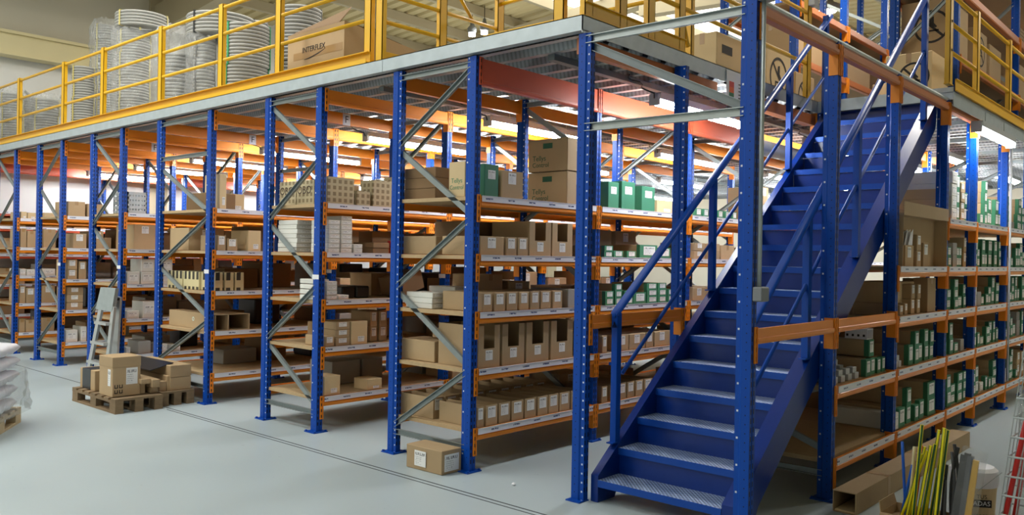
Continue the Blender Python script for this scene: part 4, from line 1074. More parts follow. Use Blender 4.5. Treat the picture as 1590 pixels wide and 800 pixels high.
def coils(key, y, px0, px1, ytop, n, strap='strapy', z0=ZD, dx=0.0, film=0.0, filmtop=.07, nr=None):
    """a stack whose outline the photograph shows between two pixel columns, up to pixel row ytop"""
    a, b_ = on('y', y, px0, ytop), on('y', y, px1, ytop)
    xc = (a.x + b_.x) / 2; d = (Vector((xc, y, 0)) - Vector((CAM.x, CAM.y, 0))); L = d.length
    R = L * (px1 - px0) / FPX / 2 / (1 + ((px0 + px1) / 2 - 795) ** 2 / FPX ** 2) ** .5 * 1.0
    zt = on('y', y, (px0 + px1) / 2, ytop).z
    h = (zt - z0) / n; z = z0
    for k in range(n):
        coil(xc + (random.random() - .5) * .02, y + (random.random() - .5) * .02, z + .001, R, h - .004, '%s grey conduit coil from the bottom %s' % (ORD[k], STN[key]), strap, n=nr); z += h
    if film:
        f_ = thing('shrink_wrap', (xc, y, z0), 'crumpled clear film around the coils %s' % STN[key], 'film')
        prof = []; m_ = 14; top = z - z0 + filmtop
        b = MB(); nseg = 36; vs = []
        for i in range(nseg):
            for j_ in range(m_ + 1):
                t = j_ / m_; rr = R + .07 + .03 * math.sin(i * 1.9 + j_ * 2.3) * (.4 + t * film) + .012 * math.sin(i * 5.1 + j_)
                if t > .93: rr *= 1 - (t - .93) * 3.5
                an = 2 * PI * i / nseg; vs.append((xc + rr * math.cos(an), y + rr * math.sin(an), z0 + .004 + top * t + .02 * math.sin(i * 2.7) * t))
        fs = [(i * (m_ + 1) + j_, ((i + 1) % nseg) * (m_ + 1) + j_, ((i + 1) % nseg) * (m_ + 1) + j_ + 1, i * (m_ + 1) + j_ + 1) for i in range(nseg) for j_ in range(m_)]
        b.add(vs, fs); b.build('film', M['wrap'], f_, smooth=True)
    return xc, R, z
random.seed(5)
coils('a', .5, 4, 36, 146, 4, film=.3)
coils('b', .9, 36, 56, 152, 3)
coils('p', .62, 56, 92, 155, 3, film=.4)
coils('b', 1.2, 100, 118, 132, 4) if False else None
coils('e', .75, 114, 148, 105, 5) if False else coils('k', .75, 114, 148, 105, 5)
xw, Rw, zw = coils('w', 1.05, 151, 184, 40, 8, film=.3)
xc, R, z = coils('c', .72, 186, 234, 50, 9, film=.3)
pa = on('y', .72, 219, 50)
coil(pa.x - .15, .8, z + .03, .34, .2, 'fat grey coil lying on top of the film-wrapped stack', 'strapy')
coils('d', .72, 251, 303, 86, 5, film=1.0, filmtop=.33)
x, R, z = coils('e', .78, 301, 335, 60, 4, 'strapk', film=.3)
xg, Rg, zg = coils('g', .62, 347, 420, 42, 4, 'strapg')
cx_, cR, cz_ = coils('k', 1.75, 386, 416, 34, 7, 'strapk')
zz_ = max(zg, z) + .03; ca = on('y', 1.0, 344, 20)
coil(ca.x, 1.0, zz_, .41, .26, 'widest grey coil with black straps on top of two stacks', 'strapk')
coils('h', 2.0, 388, 418, 40, 4, 'strapk') if False else None
tb = coils('h', 1.35, 430, 500, 14, 6, 'strapk')

# big printed carton on the platform
X1 = -2.98; y0 = .34; y1 = on('x', X1, 660, 72).y; x0 = on('y', y0, 447, 80).x; zt = 3.66
bc = thing('cardboard_box', (x0, y0, ZD), 'huge open brown carton with black lettering behind the yellow front railing', 'box')
b = MB(); t = .012
b.box(x0, X1, y0, y0 + t, ZD, zt); b.box(x0, x0 + t, y0 + t, y1, ZD, zt); b.box(x0 + t, X1 - t, y0 + t, y1 - t, ZD, ZD + t)
b.hexa([(X1 - t, y0 + t, ZD), (X1, y0 + t, ZD), (X1, y1, ZD), (X1 - t, y1, ZD), (X1 - t, y0 + t, zt), (X1, y0 + t, zt), (X1, y1, zt - .12), (X1 - t, y1, zt - .12)])
b.box(x0 + t, X1 - t, y1 - t, y1, ZD, zt - .12); b.build('carton_body', M['card'], bc)
b = MB(); b.hexa([(x0, y0, zt), (X1 - .08, y0, zt), (X1 - .08, y0 + .012, zt), (x0, y0 + .012, zt), (x0 + .35, y0 + .22, zt + .15), (X1 - .16, y0 + .2, zt + .20), (X1 - .16, y0 + .21, zt + .21), (x0 + .35, y0 + .23, zt + .16)]); b.build('carton_flap', M['carddark'], bc)
b = MB(); b.hexa([(X1, y0 + .1, zt), (X1, y1 - .3, zt - .08), (X1 - .01, y1 - .3, zt - .08), (X1 - .01, y0 + .1, zt), (X1 - .3, y0 + .1, zt + .06), (X1 - .3, y1 - .3, zt - .02), (X1 - .31, y1 - .3, zt - .02), (X1 - .31, y0 + .1, zt + .06)]); b.build('carton_flap', M['card'], bc)
b = MB(); b.box(x0 + .1, X1 - .02, y0 - .0015, y0 - .0002, ZD + .30, ZD + .37); b.build('tape_strip', M['tape'], bc)
cx = (x0 + X1) / 2 - .02 - x0
text('INTERFLEX', .075, M['ink'], bc, (cx, -.0025, .38), RY); text('Protección y Conducción', .036, M['inkbrown'], bc, (cx, -.0025, .21), RY); text('de Cables Eléctricos', .036, M['inkbrown'], bc, (cx, -.0025, .15), RY)
b = MB()
for k in range(14):
    a0, a1 = -.15 + k * .024, -.15 + (k + 1) * .024
    f_ = lambda u: .29 + .06 * max(0, (u + .15) / .33) ** 2
    th = .003 + .009 * math.sin(PI * (k + .5) / 14)
    b.hexa([(x0 + cx + a0, y0 - .003, ZD + f_(a0)), (x0 + cx + a1, y0 - .003, ZD + f_(a1)), (x0 + cx + a1, y0 - .0018, ZD + f_(a1)), (x0 + cx + a0, y0 - .0018, ZD + f_(a0)), (x0 + cx + a0, y0 - .003, ZD + f_(a0) + th), (x0 + cx + a1, y0 - .003, ZD + f_(a1) + th), (x0 + cx + a1, y0 - .0018, ZD + f_(a1) + th), (x0 + cx + a0, y0 - .0018, ZD + f_(a0) + th)])
b.build('printed_swoosh', M['ink'], bc)

# ------------------------------------------------------------------ storage on the platform
def nostep(parent, face, u, v, w, r):
    """do-not-step pictogram: ring, bar and boot; face 'x' or 'y', centre u (along the face), v (height), w (face position)"""
    b = MB(); n = 28
    def Q(a, c): return (w + .0015, a, c) if face == 'x' else (a, w - .0015, c)
    vs = []
    for i in range(n):
        a = 2 * PI * i / n
        vs += [Q(u + r * math.cos(a), v + r * math.sin(a)), Q(u + r * .86 * math.cos(a), v + r * .86 * math.sin(a))]
    b.add(vs, [(2 * i, 2 * ((i + 1) % n), 2 * ((i + 1) % n) + 1, 2 * i + 1) for i in range(n)])
    d = r * .9 * .7; e = r * .05
    b.add([Q(u - d - e, v + d - e), Q(u - d + e, v + d + e), Q(u + d + e, v - d + e), Q(u + d - e, v - d - e)], [(0, 1, 2, 3)])
    for poly in (((-.1, .55), (.12, .6), (.12, .2), (.3, -.02), (.24, -.1), (-.05, .08), (-.16, .3)), ((-.4, -.2), (.4, -.2), (.4, -.3), (-.3, -.3), (-.3, -.5), (-.4, -.5))):
        b.add([Q(u + x * r, v + y * r) for x, y in poly], [tuple(range(len(poly)))])
    return b.build('printed_pictogram', M['ink'], parent)
def bigbox(x0, x1, y0, y1, z0, z1, lab, m='cardlight', sym=None, lbl=None):
    o = thing('cardboard_box', (x0, y0, z0), lab, 'box')
    b = MB(); b.box(x0, x1, y0, y1, z0, z1); b.build('carton_body', M[m], o, bevel=.006)
    b = MB(); b.box((x0 + x1) / 2 - .025, (x0 + x1) / 2 + .025, y0 - .001, y1 + .001, z1, z1 + .001); b.box((x0 + x1) / 2 - .025, (x0 + x1) / 2 + .025, y0 - .0012, y0, z1 - .1, z1 + .001); b.build('tape_strip', M['tape'], o)
    if sym == 'x': nostep(o, 'x', (y0 + y1) / 2, z0 + (z1 - z0) * .52, x1, min(y1 - y0, z1 - z0) * .36)
    if sym == 'y': nostep(o, 'y', (x0 + x1) / 2 + .05, z0 + (z1 - z0) * .55, y0, min(x1 - x0, z1 - z0) * .34)
    if lbl:
        b = MB(); b.box(x1, x1 + .0015, y0 + .1, y0 + .3, z1 - .18, z1 - .1); b.build('label_sticker', M['ink'], o)
    return o
bigbox(-.8, -.5, on('x', -.5, 1113, 60).y, on('x', -.5, 1150, 60).y + .15, ZD, 3.64, 'tall pale carton with a small black label behind the stairwell railing', lbl=1)
bigbox(-1.4, -.82, on('x', -.82, 1078, 95).y, on('x', -.82, 1110, 95).y - .01, ZD, 3.42, 'low pale carton beside the tall carton behind the stairwell railing')
bigbox(-1.05, -.5, on('x', -.5, 1190, 90).y, on('x', -.5, 1228, 90).y, ZD, 3.74, 'carton with round do-not-step mark behind the stairwell railing', sym='x')
bigbox(-1.3, -.58, 4.55, 5.05, ZD, 3.62, 'plain brown carton left of the stair top beside the upper rack', m='card', sym='x')
bigbox(-.4, .1, 6.4, 6.9, ZD, 3.75, 'shaded carton on the mezzanine behind the stair top', m='card')
bigbox(on('y', 4.55, 1375, 120).x, on('y', 4.55, 1447, 120).x, 4.55, 5.1, ZD, 3.64, 'pale carton with round mark directly behind the stair top', sym='y')
# upper racks
U1 = rack('r', 'blue upright rack on the mezzanine left of the stair top', -1.85, -.86, [5.2, 6.75, 8.3, 9.85, 11.4], [], NODES_R, tops=False)
for o in list(U1.children):
    o.location.z += ZD
for n in range(4):
    for z in (3.95, 4.62):
        for sg_, xf in ((1, -.86), (-1, -1.85)): beam_part(U1, sg_, xf, [5.2, 6.75, 8.3, 9.85, 11.4][n] + .1, [6.75, 8.3, 9.85, 11.4][n] if n < 4 else 0, z, h=.09, key='brownor', strip=False)
        b = MB(); b.box(-1.8, -.92, [5.2, 6.75, 8.3, 9.85][n] + .04, [6.75, 8.3, 9.85, 11.4][n] + .03, z - .03, z - .001); b.build('shelf_board', M['boarddark'], U1)
for n, (ya, yb_) in enumerate(((5.4, 6.3), (7.0, 7.9), (8.5, 9.4))):
    bigbox(-1.6, -.95, ya, yb_, 3.952, 4.45, '%s brown carton on the lower shelf of the rack left of the stair top' % ORD[n], 'card')
w_ = thing('wrapped_bundle', (-1.3, 6.9, 4.632), 'clear-wrapped white bundle on the upper shelf left of the stair top', 'bundle')
b = MB()
for k in range(4): b.path([(-1.32 + .1 * k, 6.86, 4.672), (-1.32 + .1 * k, 8.26, 4.672)], .036, 8)
b.build('white_profiles', M['white'], w_)
b = MB(); b.box(-1.38, -.975, 6.83, 8.28, 4.6325, 4.72); b.build('film', M['wrap'], w_)
U2 = rack('r', 'blue rack on the mezzanine behind the yellow railing at the upper right', .18, .86, [5.2, 8.0, 10.8, 13.4], [], NODES_L, tops=False)
for o in list(U2.children): o.location.z += ZD
for n, (ya, yb_) in enumerate(((5.2, 8.0), (8.0, 10.8), (10.8, 13.4))):
    for z in (3.72, 4.45, 5.2):
        for sg_, xf in ((1, .86), (-1, .18)): beam_part(U2, sg_, xf, ya + .1, yb_, z, h=.09, key='brownor', strip=False)
        b = MB(); b.box(.22, .82, ya + .04, yb_ + .03, z - .03, z - .001); b.build('shelf_board', M['boarddark'], U2)
bigbox(.26, .78, 5.32, 5.9, 3.722, 4.36, 'tall carton with round do-not-step mark on the rack behind the stair top', 'card', sym='y')
for n, y in enumerate((6.1, 6.8, 8.3, 9.0, 9.7)):
    bigbox(.3, .8, y, y + .55, 3.722, 4.2 - .05 * (n % 2), '%s brown carton on the middle shelf of the upper right rack' % ORD[n], 'card', sym='x' if n == 0 else None)
for n, y in enumerate((5.4, 6.1, 6.8, 8.3, 9.1, 9.9)):
    bigbox(.3, .8, y, y + .6, ZD + .01, 3.5 - .06 * (n % 2), '%s brown carton on the deck under the upper right rack' % ORD[n], 'card')
for n in range(5):
    y = 8.2 + n * .02
    b = MB(); zz = 4.452 + n * .047; b.box(.28, .80, 8.2, 10.6, zz, zz + .042); tag(b.build('wood_panel', M['boarddark'], origin=(.5, 8.2, zz), bevel=.004), '%s long brown panel from the bottom on the upper right rack' % ORD[n], 'panel', 'long panels on the upper right rack')

# ------------------------------------------------------------------ hall lamps
def lamp(x, y, lab, P_=260, real=True, k=1.0):
    z = roofz(x) - .55
    t = thing('high_bay_lamp', (x, y, z), lab, 'lamp')
    b = MB(); b.lathe([(.0, .0), (.17 * k, .0), (.22 * k, .02), (.24 * k, .1), (.12 * k, .16), (.07 * k, .26), (0, .26)], 24, (x, y, z), closed=False); b.build('lamp_housing', M['greyplastic'], t, smooth=True)
    b = MB(); b.lathe([(0, -.012 - .05 * (k < 1)), (.16 * k, -.012 - .05 * (k < 1)), (.165 * k, 0), (0, .0)], 24, (x, y, z - .001), closed=False); b.build('lamp_lens', M['lamp'], t)
    b = MB(); b.path([(x, y, z + .26), (x, y, roofz(x) - .01)], .008, 6); b.build('hanger', M['ink'], t)
    if real:
        l = bpy.data.lights.new('high_bay_light', 'AREA'); l.shape = 'DISK'; l.size = .7 * k; l.energy = P_; l.color = (.93, .98, 1.0) if y < 2 else (1.0, .95, .84)
        o = put('high_bay_light', l, t, (0, 0, -.05))
    return t

# ------------------------------------------------------------------ things on the floor
def pallet(x0, x1, y0, y1, lab):
    t = thing('wooden_pallet', (x0, y0, 0), lab, 'pallet')
    n = 5; w = (x1 - x0)
    for k in range(3):
        y = y0 + (y1 - y0 - .08) * k / 2
        b = MB(); b.box(x0, x1, y, y + .08, .0, .02); b.build('bottom_board', M['wood'], t)
        b = MB(); b.box(x0, x1, y, y + .08, .10, .12); b.build('stringer_board', M['wood'], t)
        for j_ in range(3):
            x = x0 + (w - .13) * j_ / 2
            b = MB(); b.box(x, x + .13, y + .002, y + .078, .02, .10); b.build('block', M['wood'], t)
    for k in range(7):
        x = x0 + (w - .1) * k / 6
        b = MB(); b.box(x, x + .1, y0, y1, .12, .14); b.build('deck_board', M['wood'], t)
    return t
pallet(-5.80, -4.78, -.88, -.42, 'worn wooden pallet carrying a tall labelled carton left of the third rack')
pallet(-5.76, -4.88, -.39, -.045, 'worn wooden pallet under long cardboard offcuts at the end of the third rack')
ZP = .1405
o = thing('cardboard_box', (-5.22, -.84, ZP), 'tall brown carton with two white labels standing on the near pallet', 'box')
b = MB(); b.box(-5.22, -4.92, -.85, -.58, ZP, ZP + .31); b.build('carton_body', M['card'], o, bevel=.004)
b = MB(); b.box(-5.223, -4.917, -.853, -.577, ZP + .28, ZP + .38); b.build('carton_lid', M['card'], o, bevel=.004)
b = MB(); b.box(-5.02, -4.96, -.8515, -.85, ZP + .10, ZP + .26); b.build('label_sticker', M['label2'], o)
b = MB(); b.box(-4.92, -4.9185, -.72, -.61, ZP + .11, ZP + .27); b.build('label_sticker', M['label'], o)
b = MB()
for k in range(2):
    for j_ in range(2):
        y = -.83 + j_ * .045; z = ZP + .03 + k * .05
        b.box(-4.9198, -4.9188, y, y + .008, z, z + .035); b.box(-4.9198, -4.9188, y + .025, y + .033, z, z + .035); b.box(-4.9198, -4.9188, y, y + .033, z, z + .008)
b.build('handling_marks', M['ink'], o)
o = thing('cardboard_box', (-5.75, -.8, ZP), 'low brown carton in dark film beside the tall carton on the pallet', 'box')
b = MB(); b.box(-5.76, -5.4, -.82, -.55, ZP, ZP + .2); b.build('carton_body', M['card'], o, bevel=.004)
b = MB(); b.box(-5.70, -5.50, -.822, -.548, ZP - .0 + .002, ZP + .203); b.build('dark_film', M['blackplastic'], o)
random.seed(3)
for n, (y, z, w_, h, rx) in enumerate(((-.56, 0, .09, .1, 0), (-.45, 0, .07, .06, 0), (-.56, .102, .1, .05, .0), (-.45, .062, .08, .08, 0))):
    b = MB(); b.box(-.5, .5, -w_ / 2, w_ / 2, 0, h); me = b.mesh('cardboard_profile', M['card'], bevel=.006)
    oo = put('cardboard_profile', me, None, (-5.32 + .03 * n, y, ZP + z + .001), .03 * (n % 3 - 1))
    oo.scale = (.78, 1, 1)
    tag(oo, '%s long brown cardboard profile heaped on the pallet behind the tall carton' % ORD[n], 'profile', 'cardboard profiles on the pallets')
for n, (y, z, h) in enumerate(((-.165, 0, .13), (-.165, .132, .12))):
    b = MB(); b.box(-5.8, -4.93, y - .11, y + .11, ZP + z, ZP + z + h); tag(b.build('long_box', M['card'], origin=(-4.93, y, ZP + z), bevel=.004), ['lower', 'upper'][n] + ' long brown carton on the pallet against the third rack', 'box', 'long cartons on the pallet')
for n, (y, h, w_) in enumerate(((-.34, .1, .07), (-.27, .15, .06))):
    b = MB(); b.box(-5.7, -4.95, y - w_ / 2, y + w_ / 2, ZP, ZP + h); tag(b.build('cardboard_profile', M['card'], origin=(-5, y, ZP), bevel=.004), ['thin', 'tall thin'][n] + ' cardboard profile standing beside the long cartons on the pallet', 'profile', 'cardboard profiles on the pallets')
b = MB(); b.hexa([(-5.75, -.44, ZP + .205), (-5.02, -.44, ZP + .205), (-5.02, -.2, ZP + .262), (-5.75, -.2, ZP + .262), (-5.75, -.44, ZP + .213), (-5.02, -.44, ZP + .213), (-5.02, -.2, ZP + .27), (-5.75, -.2, ZP + .27)])
tag(b.build('plastic_sheet', M['blackplastic']), 'dark plastic sheet lying over the cardboard heap on the pallet', 'sheet')

# stepladder leaning at the end of the fourth rack
ld = thing('stepladder', (-7.3, -.15, 0), 'folded aluminium stepladder leaning against the end of the fourth rack', 'ladder')
def yp(y, px, py): return on('y', y, px, py)
A0, A1 = yp(-.14, 136, 583), yp(-.14, 159, 470); B0, B1 = yp(-.14, 164, 592), yp(-.14, 177, 476)
for p in (A0, B0): p.z = .012
for a, b_ in ((A0, A1), (B0, B1)):
    b = MB(); b.bar(a, b_, .075, .03, up=(0, 1, 0)); b.build('front_rail', M['alu'], ld)
for f_ in (.22, .48, .74):
    p, q_ = A0.lerp(A1, f_), B0.lerp(B1, f_); q_.z = p.z
    b = MB(); b.bar(p + Vector((.02, -.02, 0)), q_ + Vector((-.02, -.02, 0)), .08, .03); b.build('step', M['alu'], ld)
b = MB(); pts = [yp(-.14, 151, 480), yp(-.14, 176, 484), yp(-.14, 182, 448), yp(-.14, 159, 446)]
b.hexa([p + Vector((0, -.02, 0)) for p in pts] + [p + Vector((0, .02, 0)) for p in pts]); b.build('top_platform', M['galv'], ld)
C0, C1 = yp(-.05, 168, 588), yp(-.05, 183, 460); D0, D1 = yp(-.05, 181, 590), yp(-.05, 188, 462)
for p in (C0, D0): p.z = .012
b = MB(); b.hexa([C0 + Vector((0, -.012, 0)), D0 + Vector((0, -.012, 0)), D0 + Vector((0, .012, 0)), C0 + Vector((0, .012, 0)), C1 + Vector((0, -.012, 0)), D1 + Vector((0, -.012, 0)), D1 + Vector((0, .012, 0)), C1 + Vector((0, .012, 0))]); b.build('rear_frame', M['alu'], ld)
b = MB(); b.bar(C1 + Vector((0, -.03, -.02)), D1 + Vector((.0, -.03, -.02)), .03, .03); b.build('hinge', M['blackplastic'], ld)
for p in (A0, B0):
    b = MB(); b.box(p.x - .035, p.x + .035, p.y - .03, p.y + .03, 0, .05); b.build('rubber_foot', M['blackplastic'], ld)

# sacks on a pallet at the left edge
e0, e1 = Vector((-4.97, -1.60, 0)), Vector((-4.30, -2.05, 0)); ev = (e1 - e0).normalized(); en = Vector((ev.y, -ev.x, 0))
if en.y > 0: en = -en
rz = math.atan2(ev.y, ev.x)
pc = e0 + ev * .5 + en * .42
pt = thing('wooden_pallet', pc, 'pale wooden pallet under white sacks at the left edge of the photo', 'pallet', rotz=rz)
def loc_part(nm, mb, m_, par, **k):
    return put(nm, mb.mesh(nm, m_, **k), par, (0, 0, 0))
for k in range(3):
    b = MB(); y = -.40 + k * .36; b.box(-.5, .5, y, y + .08, 0, .02); b.box(-.5, .5, y, y + .08, .10, .12); loc_part('runner', b, M['woodpale'], pt)
    for j_ in range(3):
        b = MB(); b.box(-.5 + j_ * .43, -.36 + j_ * .43, y, y + .08, .02, .10); loc_part('block', b, M['woodpale'], pt)
for k in range(6):
    b = MB(); b.box(-.5 + k * .178, -.39 + k * .178, -.40, .40, .12, .14); loc_part('deck_board', b, M['woodpale'], pt)
def sack_mesh():
    b = MB(); n, m_ = 14, 8; vs = []
    for i in range(n + 1):
        for j_ in range(m_):
            u = i / n * 2 - 1; a = 2 * PI * j_ / m_
            s = (1 - abs(u) ** 5) ** .5
            x = u * .42; y = .2 * math.copysign(abs(math.cos(a)) ** .5, math.cos(a)) * (.86 + .14 * s); z = .058 + .055 * math.copysign(abs(math.sin(a)) ** .7, math.sin(a)) * (.25 + .75 * s)
            vs.append((x, y + .01 * math.sin(i * 2.1 + j_), z + .004 * math.sin(i * 1.3 + 2 * j_)))
    fs = [(i * m_ + j_, i * m_ + (j_ + 1) % m_, (i + 1) * m_ + (j_ + 1) % m_, (i + 1) * m_ + j_) for i in range(n) for j_ in range(m_)] + [tuple(range(m_ - 1, -1, -1)), tuple(n * m_ + j_ for j_ in range(m_))]
    b.add(vs, fs); return b.mesh('white_sack', M['bag'], smooth=True)
SK = sack_mesh()
Rm = Matrix.Rotation(rz, 3, 'Z')
for k in range(5):
    for r_ in range(2):
        p = pc + Rm @ Vector((-.02 + .02 * math.sin(k * 2.0) - .035 * k * (r_ == 1), .205 - .42 * (1 - r_) - .004 * k, .142 + k * .117))
        oo = put('white_sack', SK, None, p, rz)
        tag(oo, '%s white sack from the bottom, %s row on the left-edge pallet' % (ORD[k], ['front', 'rear'][r_]), 'sack', 'white sacks on the pallet')
f_ = thing('shrink_wrap', pc + Vector((0, 0, .14)), 'clear film bulging around the white sacks at the left edge', 'film', rotz=rz)
b = MB(); vs = []; nn, mm = 32, 8
for i in range(nn):
    a = 2 * PI * i / nn; cx, cy = math.cos(a), math.sin(a)
    for j_ in range(mm + 1):
        t = j_ / mm; k = 1.0 + .14 * (1 - t) * (.5 + .5 * math.sin(i * 2.3 + j_)) + .02 * math.sin(i * 4.1 + 2 * j_)
        vs.append((.54 * math.copysign(abs(cx) ** .35, cx) * k - .04 * t, .47 * math.copysign(abs(cy) ** .35, cy) * k, .003 + t * .34))
b.add(vs, [(i * (mm + 1) + j_, ((i + 1) % nn) * (mm + 1) + j_, ((i + 1) % nn) * (mm + 1) + j_ + 1, i * (mm + 1) + j_ + 1) for i in range(nn) for j_ in range(mm)])
put('film', b.mesh('film', M['wrap'], smooth=True), f_)

# carton on the floor by the nearest rack
o = thing('cardboard_box', (-1.22, -.1, 0), 'brown carton with barcode labels standing on the floor at the nearest rack end', 'box')
b = MB(); b.hexa([(-1.41, -.205, .001), (-1.045, -.195, .001), (-1.04, -.005, .001), (-1.42, -.01, .001), (-1.41, -.205, .17), (-1.045, -.195, .17), (-1.04, -.005, .17), (-1.42, -.01, .17)]); b.build('carton_body', M['card'], o, bevel=.004)
b = MB(); b.box(-1.32, -1.20, -.2065, -.2035, .03, .14); b.build('label_sticker', M['label2'], o)
b = MB(); b.box(-1.0435, -1.0405, -.17, -.03, .02, .14); b.build('label_sticker', M['label'], o)

# long square carton tube lying on the floor along the right rack
o = thing('long_box', (1.33, .98, 0), 'very long brown square carton lying on the floor along the right rack', 'box')
xa, xb, ya, yb_, h = 1.262, 1.405, .97, 3.62, .135; t = .006
b = MB(); b.box(xa, xb, ya, yb_, .001, t); b.box(xa, xb, ya, yb_, h - t, h); b.box(xa, xa + t, ya, yb_, t, h - t); b.box(xb - t, xb, ya, yb_, t, h - t); b.box(xa + t, xb - t, yb_ - t, yb_, t, h - t); b.build('carton_body', M['card'], o)
b = MB(); b.hexa([(xa, ya, h - t), (xb, ya, h - t), (xb, ya - .0, h), (xa, ya - .0, h), (xa + .005, ya - .09, h + .01), (xb - .005, ya - .09, h + .01), (xb - .005, ya - .09, h + .016), (xa + .005, ya - .09, h + .016)]) if False else b.box(xa + .01, xb - .01, ya + .01, ya + .5, t, t + .01); b.build('inner_liner', M['cardlight'], o)
b = MB()
for y in (1.55, 2.4): b.box(xa - .001, xb + .001, y, y + .05, h, h + .001); b.box(xb, xb + .001, y, y + .05, .002, h + .001)
b.build('tape_strip', M['tape'], o)

# carton of tubes in the foreground
bx = thing('tube_carton', (1.72, 1.02, 0), 'low open brown carton holding upright coloured tubes in the foreground', 'box')
xa, xb, ya, yb_, h, t = 1.55, 1.93, .96, 1.25, .06, .006
b = MB(); b.box(xa, xb, ya, yb_, .001, t); b.box(xa, xb, ya, ya + t, t, h); b.box(xa, xb, yb_ - t, yb_, t, h); b.box(xa, xa + t, ya + t, yb_ - t, t, h); b.box(xb - t, xb, ya + t, yb_ - t, t, h); b.build('carton_body', M['card'], bx)
b = MB(); b.hexa([(xa, ya, h), (xb, ya, h), (xb, ya + .005, h), (xa, ya + .005, h), (xa + .02, ya - .09, h - .03), (xb - .03, ya - .09, h - .03), (xb - .03, ya - .086, h - .025), (xa + .02, ya - .086, h - .025)]); b.build('carton_flap', M['card'], bx)
b = MB(); b.hexa([(xa, ya, h), (xa + .005, ya, h), (xa + .005, yb_, h), (xa, yb_, h), (xa - .01, ya + .01, h + .06), (xa - .006, ya + .01, h + .06), (xa - .006, yb_ - .02, h + .06), (xa - .01, yb_ - .02, h + .06)]); b.build('carton_flap', M['card'], bx)
M['tyellow'] = mat('yellow_pvc', lin(246, 232, 30), 0.3); M['tgreen'] = mat('green_pvc', lin(38, 88, 40), 0.35); M['tblue'] = mat('blue_pvc', lin(24, 92, 200), 0.35); M['tblack'] = mat('black_pvc', lin(34, 36, 40), 0.35); M['tgrey'] = mat('grey_pvc', lin(88, 90, 94), 0.4); M['tcream'] = mat('cream_pvc', lin(226, 214, 170), 0.4)
def tube_between(p, q_, r, mats, nm, lab, cat, grp, bend=0.0, striped=False, n_odd=0):
    n = 10; b = MB(); pts = []
    p, q_ = Vector(p), Vector(q_)
    for k in range(7):
        f = k / 6; pts.append(p.lerp(q_, f) + Vector((bend * math.sin(PI * f), 0, 0)))
    b.path(pts, r, n)
    if striped:
        for i in range(6 * n): b.m[i] = 1 if (i % n) in ((2, 5, 8) if n_odd else (1, 2, 6, 7)) else 0
    return tag(b.build(nm, mats, origin=p, smooth=True), lab, cat, grp)
TB = 'tubes standing in the low carton'
ytub = [((1432, 660), (1418, 800), .0), ((1445, 692), (1425, 800), .02), ((1452, 690), (1432, 800), .04), ((1436, 694), (1412, 800), .06), ((1440, 700), (1400, 800), .05), ((1458, 668), (1437, 800), .08), ((1468, 666), (1445, 800), .10), ((1466, 665), (1452, 800), .0), ((1472, 668), (1455, 800), .03), ((1430, 705), (1408, 800), .02)]
for n, (a, c, dy) in enumerate(ytub):
    y = 1.02 + dy
    top = on('y', y, *a); bot = on('y', y, *c); d = (top - bot).normalized(); bot = top - d * ((top.z - .012) / d.z)
    bot.x = min(max(bot.x, 1.57), 1.91)
    tube_between(bot, top, .010, [M['tyellow'], M['tgreen']], 'striped_tube', '%s yellow and green striped tube counted left to right in the low carton' % ORD[n], 'tube', TB, striped=True, n_odd=n % 2)
for n, (a, c, mm, w_) in enumerate((((1401, 686), (1406, 790), 'tblue', 'tall blue tube at the left of the low carton'), ((1417, 722), (1401, 795), 'tblue', 'shorter leaning blue tube in the low carton'), ((1420, 694), (1412, 790), 'tcream', 'cream tube behind the striped tubes in the low carton'),
        ((1433, 693), (1420, 790), 'redplastic', 'red tube end behind the striped tubes in the low carton'))):
    y = 1.14; top = on('y', y, *a); bot = on('y', y, *c); d = (top - bot).normalized(); bot = top - d * ((top.z - .012) / d.z); bot.x = min(max(bot.x, 1.57), 1.91)
    tube_between(bot, top, .009, M[mm], 'plastic_tube', w_, 'tube', TB)
for n, (px, pt_, pb) in enumerate(((1464, 700, 1455), (1470, 722, 1462), (1478, 702, 1474), (1488, 695, 1478), (1468, 740, 1466), (1482, 690, 1484))):
    y = 1.2; top = on('y', y, px, pt_); bot = Vector((on('y', y, pb, 800).x, y, .012)); bot.x = min(bot.x, 1.91)
    tube_between(bot, top, .010, M['tblack' if n % 2 else 'tgrey'], 'plastic_tube', '%s dark tube from the left beside the striped tubes' % ORD[n], 'tube', TB, bend=.02 * (n % 3 - 1))
# sleeve of profiles
sl = thing('sleeved_profiles', (1.97, 1.05, 0), 'black grey and yellow profiles in a clear sleeve leaning beside the low carton', 'profiles')
for n, (a, c, mm) in enumerate((((1497, 706), (1476, 830), 'tblack'), ((1503, 704), (1482, 830), 'tblack'), ((1508, 708), (1489, 830), 'tgrey'), ((1515, 715), (1499, 830), 'yellow'))):
    top = on('y', 1.06, *a); bot = on('y', 1.06, *c); d = (top - bot).normalized(); bot = top - d * ((top.z - .004) / d.z)
    b = MB(); b.bar(bot, top, .03 if mm != 'yellow' else .035, .022, up=(0, 1, 0)); b.build('profile', M[mm], sl)
b = MB(); T0, T1 = on('y', 1.04, 1494, 694), on('y', 1.04, 1530, 708); B0_, B1_ = on('y', 1.04, 1472, 830), on('y', 1.04, 1510, 830)
for p_, q_ in ((B0_, T0), (B1_, T1)):
    d = (q_ - p_).normalized(); k = (p_.z - .01) / d.z; p_ -= d * k
o8 = Vector((0, .06, 0)); b.hexa([B0_, B1_, B1_ + o8, B0_ + o8, T0, T1, T1 + o8, T0 + o8]); b.build('clear_sleeve', M['clearfilm'], sl)
